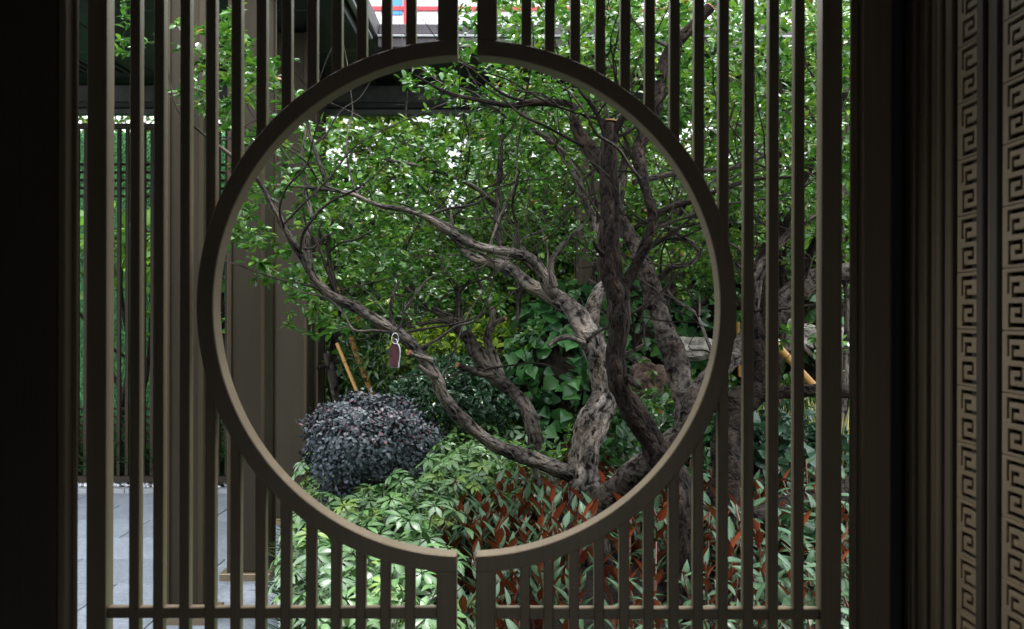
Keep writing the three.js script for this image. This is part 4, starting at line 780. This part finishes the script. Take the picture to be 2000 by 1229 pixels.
// fern like broad leaves under them
shrub('fern_shrub', 'dark glossy undergrowth shrub below the yellow edged leaves', P(1500, 900, 6.2), V(0.55, 0.28, 0.4), 900, 0.1, [[0.02, 0.06, 0.03], [0.03, 0.08, 0.035]], LEAF.big, M.leaf, { seed: 81, depth: 0.5, lump: 0.2 });
shrub('low_shrub', 'green leafy undergrowth shrub at the foot of the right trunks', P(1290, 860, 6.0), V(0.4, 0.25, 0.4), 800, 0.08, [[0.025, 0.08, 0.02], [0.035, 0.1, 0.025]], LEAF.obovate, M.leaf, { seed: 82, depth: 0.5, lump: 0.2 });
shrub('low_shrub', 'dark leafy undergrowth shrub beside the slate wall', P(1580, 1060, 4.75), V(0.14, 0.17, 0.14), 130, 0.09, [[0.02, 0.07, 0.02], [0.03, 0.09, 0.025]], LEAF.big, M.leaf, { seed: 83, depth: 0.5, lump: 0.2 });
// broad leaved trees at the fence and behind the columns, each leaf a piece of its own
function broadTree(label, base, stems, spots, n, size, seed, cols) {
  const t = thing('broadleaf_tree', label, 'tree', base), r = rngOf(seed), nodes = [];
  for (const s of stems) { const g = new GB(), q = s.map((p) => P(p[0], p[1], p[2])); nodes.push(...g.limb(q, s.map((p) => p[3] / 2 / F * p[2]), { sides: 8, step: 0.06, seed })); wpart(t, 'trunk', g.geo(), M.barkBlack); }
  const mats = cols.map((q) => leafMat(q[0], q[1], q[2], { t: 0.42, c: 0.5, cr: 0.4 })), tw = new GB();
  for (const [u, v, ru, rv, d0, d1, share] of spots) for (let k = 0; k < n * share; k++) {
    const p = P(u + (r() * 2 - 1) * ru, v + (r() * 2 - 1) * rv, lerp(d0, d1, r())); let best = nodes[0]; for (const q of nodes) if (q.p.distanceToSquared(p) < best.p.distanceToSquared(p)) best = q;
    tw.limb([best.p, best.p.clone().lerp(p, 0.5).add(V(0, 0.04, 0)), p], [0.006, 0.004, 0.0025], { sides: 5, step: 0.08, knob: 0, cap: false });
    for (let j = 0; j < 3; j++) { const m = shade(new THREE.Mesh(LEAF.big, mats[Math.floor(r() * mats.length)])); m.name = 'leaf'; const d = dirRand(r); d.y = d.y * 0.6 - 0.1; leafMatrix(p, d, V(0, 1, 0).addScaledVector(dirRand(r), 0.6), size * (0.7 + 0.6 * r()), 0.9).decompose(m.position, m.quaternion, m.scale); m.position.sub(t.position); t.add(m); }
  }
  wpart(t, 'twigs', tw.geo(), M.twigDark, 'stuff'); return t;
}
const lime = [[0.2, 0.42, 0.03], [0.14, 0.33, 0.03], [0.09, 0.24, 0.03], [0.06, 0.16, 0.03]];
broadTree('broad leaved tree with dark stems between the lattice fence and turf wall', P(245, 960, 9.8), [[[250, 960, 9.6, 18], [240, 800, 9.6, 14], [255, 700, 9.6, 12], [235, 560, 9.6, 9], [250, 420, 9.6, 6]], [[250, 850, 9.6, 12], [285, 740, 9.6, 10], [295, 600, 9.6, 8], [285, 450, 9.6, 5]], [[245, 780, 9.6, 9], [200, 690, 9.7, 8], [170, 560, 9.7, 6]], [[150, 610, 9.6, 6], [230, 690, 9.6, 7], [310, 720, 9.6, 5]]], [[230, 470, 80, 80, 9.2, 9.9, 0.7], [280, 600, 30, 60, 9.2, 9.9, 0.12], [170, 540, 30, 60, 9.3, 9.9, 0.18]], 46, 0.2, 91, lime);
broadTree('broad leaved tree between the turf wall and the columns', P(440, 960, 9.6), [[[436, 960, 9.6, 12], [440, 750, 9.6, 10], [434, 560, 9.6, 8], [444, 400, 9.6, 5]]], [[440, 560, 20, 120, 9.3, 9.8, 0.6], [525, 560, 10, 130, 9.3, 9.8, 0.4]], 14, 0.16, 93, lime);
broadTree('broad leaved tree just right of the wide column, under the branches', P(645, 800, 8.8), [[[650, 900, 8.8, 18], [655, 760, 8.8, 18], [650, 700, 8.8, 16], [662, 590, 8.8, 12], [645, 440, 8.8, 7]], [[655, 760, 8.8, 10], [690, 690, 8.6, 10], [740, 655, 8.6, 8], [790, 640, 8.6, 5]], [[620, 720, 8.5, 8], [690, 695, 8.4, 12], [730, 670, 8.4, 10], [770, 620, 8.4, 7]]], [[655, 450, 30, 35, 8.4, 8.9, 0.35], [655, 630, 35, 50, 8.3, 8.8, 0.3], [690, 700, 50, 30, 8.3, 8.8, 0.25]], 26, 0.15, 92, [[0.1, 0.26, 0.03], [0.05, 0.13, 0.04], [0.035, 0.09, 0.035]]);
// strap leaved undergrowth at the columns
for (const [u, v, d, lab] of [[650, 800, 8.3, 'dark strap leaved plant at the foot of the wide column'], [720, 780, 8.4, 'dark strap leaved plant behind the purple shrub'], [760, 770, 8.2, 'dark strap leaved plant left of the round shrub']]) {
  const b = P(u, v, d); b.y = 0.35; const t = thing('strap_plant', lab, 'plant', b), r = rngOf(Math.round(u)), m1 = leafMat(0.025, 0.07, 0.035, { t: 0.15 });
  for (let k = 0; k < 26; k++) { const a = r() * 6.28, m = shade(new THREE.Mesh(LEAF.strap, m1)); m.name = 'leaf'; leafMatrix(V(0.05 * Math.cos(a), 0, 0.05 * Math.sin(a)), V(Math.cos(a) * 0.6, 0.6 + 0.6 * r(), Math.sin(a) * 0.6), V(0, 1, 0).addScaledVector(dirRand(r), 0.3), 0.5 + 0.2 * r(), 0.9).decompose(m.position, m.quaternion, m.scale); t.add(m); }
}
// grass tufts along the kerb and under the fence
{
  const L = new Leaves(LEAF.strap, M.leafMatt), r = rngOf(13), t = new THREE.Group(); t.name = 'grass'; t.position.set(0, 0, 0);
  for (let k = 0; k < 1600; k++) { const z = -3.2 - r() * 5, x = edgeX(z) + 0.04 + 0.12 * r(), d = V(r() - 0.7, 0.6 + r(), r() - 0.5); L.add(leafMatrix(V(x, 0.09, z), d, V(0, 1, 0).addScaledVector(dirRand(r), 0.3), 0.16 + 0.12 * r(), 0.35), mixC([[0.04, 0.1, 0.02], [0.06, 0.12, 0.03]], r)); }
  for (let k = 0; k < 4200; k++) { const p = V(-4.9 + r() * 3.1, 0.02, -9.02 - r() * 1.2), d = V(r() - 0.5, 0.7 + r(), r() - 0.3); L.add(leafMatrix(p, d, V(0, 1, 0).addScaledVector(dirRand(r), 0.3), 0.25 + 0.4 * r(), 0.3), mixC([[0.025, 0.07, 0.02], [0.035, 0.085, 0.025], [0.05, 0.1, 0.03]], r)); }
  const o = L.into(t, 'grass'); t.remove(o); o.name = numbered('grass_tufts'); tag(o, 'grass blades along the bed kerb and under the lattice fence', 'grass'); scene.add(o);
}

// ------------------------------------------------------------------ small things
function stake(label, a, b, r0, r1, mat, sq) {
  const t = thing('tree_stake', label, 'stake', b.clone()), d = V().subVectors(a, b), L = d.length();
  const g = new THREE.CylinderGeometry(r0, r1, L, sq ? 4 : 14, 6); const gg = toCreasedNormals(g, 0.6); const uv = gg.attributes.uv; for (let i = 0; i < uv.count; i++) uv.setXY(i, uv.getX(i) * 0.2, uv.getY(i) * L);
  gg.applyQuaternion(new THREE.Quaternion().setFromUnitVectors(V(0, 1, 0), d.clone().normalize())); const m = a.clone().lerp(b, 0.5); gg.translate(m.x, m.y, m.z);
  wpart(t, 'pole', gg, mat);
  for (const s of [0.24, 0.7]) { const e = new THREE.TorusGeometry(lerp(r1, r0, s) * 1.02, 0.0025, 6, 16); e.applyQuaternion(new THREE.Quaternion().setFromUnitVectors(V(0, 0, 1), d.clone().normalize())); const q = b.clone().lerp(a, s); e.translate(q.x, q.y, q.z); wpart(t, 'joint', e, M.black); }
  return t;
}
stake('bright yellow pole slanting down behind the purple shrub', P(658, 672, 7.5), P(712, 800, 7.3), 0.014, 0.014, M.stake);
stake('shaded yellow pole leaning beside the bright one, left of the red tag', P(684, 660, 8.0), P(735, 790, 7.9), 0.024, 0.024, M.stake);
stake('grey brown timber prop at the foot of the wide column', P(640, 690, 8.1), P(662, 800, 8.1), 0.036, 0.034, M.barkMid);
stake('pale timber wedge standing between the right slats below the ring', P(1433, 800, 5.9), P(1418, 930, 5.9), 0.03, 0.012, M.stakePale, true);
stake('yellow pole sloping down right behind the right slats', P(1500, 655, 6.0), P(1625, 790, 6.0), 0.022, 0.022, M.stake);
stake('upright yellow pole beside the right edge of the ring', P(1441, 628, 6.9), P(1446, 735, 6.9), 0.014, 0.014, M.stake);
{
  const t = thing('stone', 'long pale weathered stone lying behind the grey stem', 'rock', P(1350, 700, 6.5));
  const g = blob(P(1355, 680, 6.5), V(0.19, 0.07, 0.11), 3, 0.16); wpart(t, 'stone_body', g, M.rock);
  const s = thing('stone', 'reddish brown broken rock between the two dark stems', 'rock', P(1265, 790, 6.3)); wpart(s, 'stone_body', blob(P(1265, 745, 6.3), V(0.11, 0.13, 0.1), 9, 0.2), M.redRock);
  for (const [u, v, d, rx, ry, lab] of [[1545, 655, 6.8, 0.16, 0.1, 'grey brown rock behind the sloping yellow pole'], [1640, 670, 6.8, 0.2, 0.12, 'brown rock at the far right behind the last slats'], [1590, 615, 7.1, 0.14, 0.1, 'pale rock above the brown ones behind the right slats']]) {
    const q = thing('stone', lab, 'rock', P(u, v, d)); wpart(q, 'stone_body', blob(P(u, v, d), V(rx, ry, 0.15), u, 0.2), M.rock);
  }
}
// slate wall and ledge at the right
{
  const t = thing('slate_wall', 'low dark slate wall with a grey ledge at the right edge of the bed', 'wall', V(1.75, 0, -5.0)), r = rngOf(17);
  const zf = -5.15, x0 = 1.5, x1 = 2.6;
  wpart(t, 'wall_core', boxW(x0, x1, 0, 0.53, zf - 0.3, zf - 0.02, 0.004), M.slate);
  for (let k = 0; k < 8; k++) for (let j = 0; j < 5; j++) { const w = 0.135, h = 0.052; const g = chamferBox(w, h, 0.03 + 0.02 * r(), 0.006); g.rotateY((r() - 0.5) * 0.1); g.translate(x0 + 0.07 + k * 0.139 + (j % 2) * 0.03, 0.275 + j * 0.056, zf + 0.004 + 0.012 * r()); wpart(t, 'stone', g, M.slate); }
  wpart(t, 'ledge', boxW(x0 - 0.02, x1, 0.14, 0.235, zf - 0.02, zf + 0.12, 0.006), M.granite);
  wpart(t, 'cap', boxW(x0 - 0.01, x1, 0.533, 0.56, zf - 0.3, zf + 0.02, 0.004), M.slate);
}
// hanging tag
{
  const a = P(772, 660, 4.56), t = thing('plant_tag', 'dark red tag hanging from the low branch on a white ring', 'tag', a);
  const k = 4.56 / F, s = new THREE.Shape(); const pts = [[0, 27], [3.6, 26], [5, 22], [5.2, 18], [8, 15], [10.5, 8], [11, 0], [10.2, -10], [8.6, -20], [8.2, -27], [6, -28.2], [-7, -28], [-9, -26], [-9.8, -15], [-10.6, -4], [-10.4, 6], [-8, 13], [-5, 17], [-4.6, 22], [-3, 26]];
  const sp = new THREE.SplineCurve(pts.map(([x, y]) => new THREE.Vector2(x * k, y * k))); sp.getPoints(70).forEach((q, i) => i ? s.lineTo(q.x, q.y) : s.moveTo(q.x, q.y));
  const hole = new THREE.Path(); hole.absarc(0.2 * k, 20.5 * k, 2 * k, 0, Math.PI * 2, true); s.holes.push(hole);
  const ex = (d, b) => new THREE.ExtrudeGeometry(s, { depth: d, bevelEnabled: true, bevelSize: b, bevelThickness: b, bevelSegments: 2, curveSegments: 8 });
  const c = P(770, 690, 4.555), fr = ex(0.0015, 0.0004), bk = ex(0.004, 0.0006);
  fr.rotateY(-0.28); fr.translate(c.x, c.y, c.z); wpart(t, 'tag_front', fr, M.tagRed);
  bk.scale(1.04, 1.01, 1); bk.translate(0.0012, 0, -0.0062); bk.rotateY(-0.28); bk.translate(c.x, c.y, c.z); wpart(t, 'tag_back', bk, M.white);
  const ring = new THREE.TorusGeometry(0.0165, 0.0011, 8, 32); ring.scale(1, 1.45, 1); ring.rotateY(0.5); ring.translate(a.x + 0.001, a.y - 0.004, a.z + 0.012); wpart(t, 'ring', ring, M.white);
}
// garden spotlight
{
  const c = P(782, 1155, 3.95), t = thing('garden_spotlight', 'small black spotlight among the leaves below the ring', 'lamp', V(c.x, 0.1, c.z));
  const body = new THREE.LatheGeometry([[0, -0.09], [0.03, -0.09], [0.036, -0.08], [0.038, 0.03], [0.046, 0.04], [0.046, 0.06], [0.041, 0.061], [0.04, 0.052], [0, 0.052]].map((q) => new THREE.Vector2(...q)), 28);
  const q = new THREE.Quaternion().setFromUnitVectors(V(0, 1, 0), V(-0.15, 0.35, 0.9).normalize()); body.applyQuaternion(q); body.translate(c.x, c.y, c.z); wpart(t, 'housing', toCreasedNormals(body, 0.6), M.black);
  const lens = new THREE.CylinderGeometry(0.0395, 0.0395, 0.003, 28); lens.translate(0, 0.0545, 0); lens.applyQuaternion(q); lens.translate(c.x, c.y, c.z); wpart(t, 'lens', lens, M.glassBlack);
  const st = new THREE.CylinderGeometry(0.009, 0.009, c.y - 0.08, 10); st.translate(c.x, 0.08 + (c.y - 0.08) / 2, c.z - 0.02); wpart(t, 'stand', st, M.black);
}
// the building beyond
{
  const zb = -24, d = 24, at = (u, v) => P(u, v, d), x0 = at(560, 0).x, x1 = at(1300, 0).x;
  const t = thing('white_building', 'white tiled building with red bands beyond the back roof', 'building', V(0, 0, zb));
  wpart(t, 'wall', boxW(x0, x1, 0, 12, zb - 4, zb, 0.01), M.whiteTile);
  for (let k = 0; k < 2; k++) { const y = at(0, 22).y + k * 2.4; wpart(t, 'red_band', boxW(x0, x1, y, y + 0.1, zb + 0.003, zb + 0.06, 0.004), M.redBand); }
  for (const u of [795]) { const a = at(u, 0); wpart(t, 'red_post', boxW(a.x - 0.09, a.x + 0.09, at(0, 52).y, 12, zb + 0.003, zb + 0.1, 0.01), M.redBand); }
  for (const [u0, u1] of [[757, 784]]) for (let k = 0; k < 3; k++) { const a = at(u0, 30), b = at(u1, -5); wpart(t, 'window', boxW(a.x, b.x, a.y - k * 2.4, b.y - k * 2.4, zb + 0.003, zb + 0.04, 0.004), M.blue); }
}
renderer.render(scene, camera);
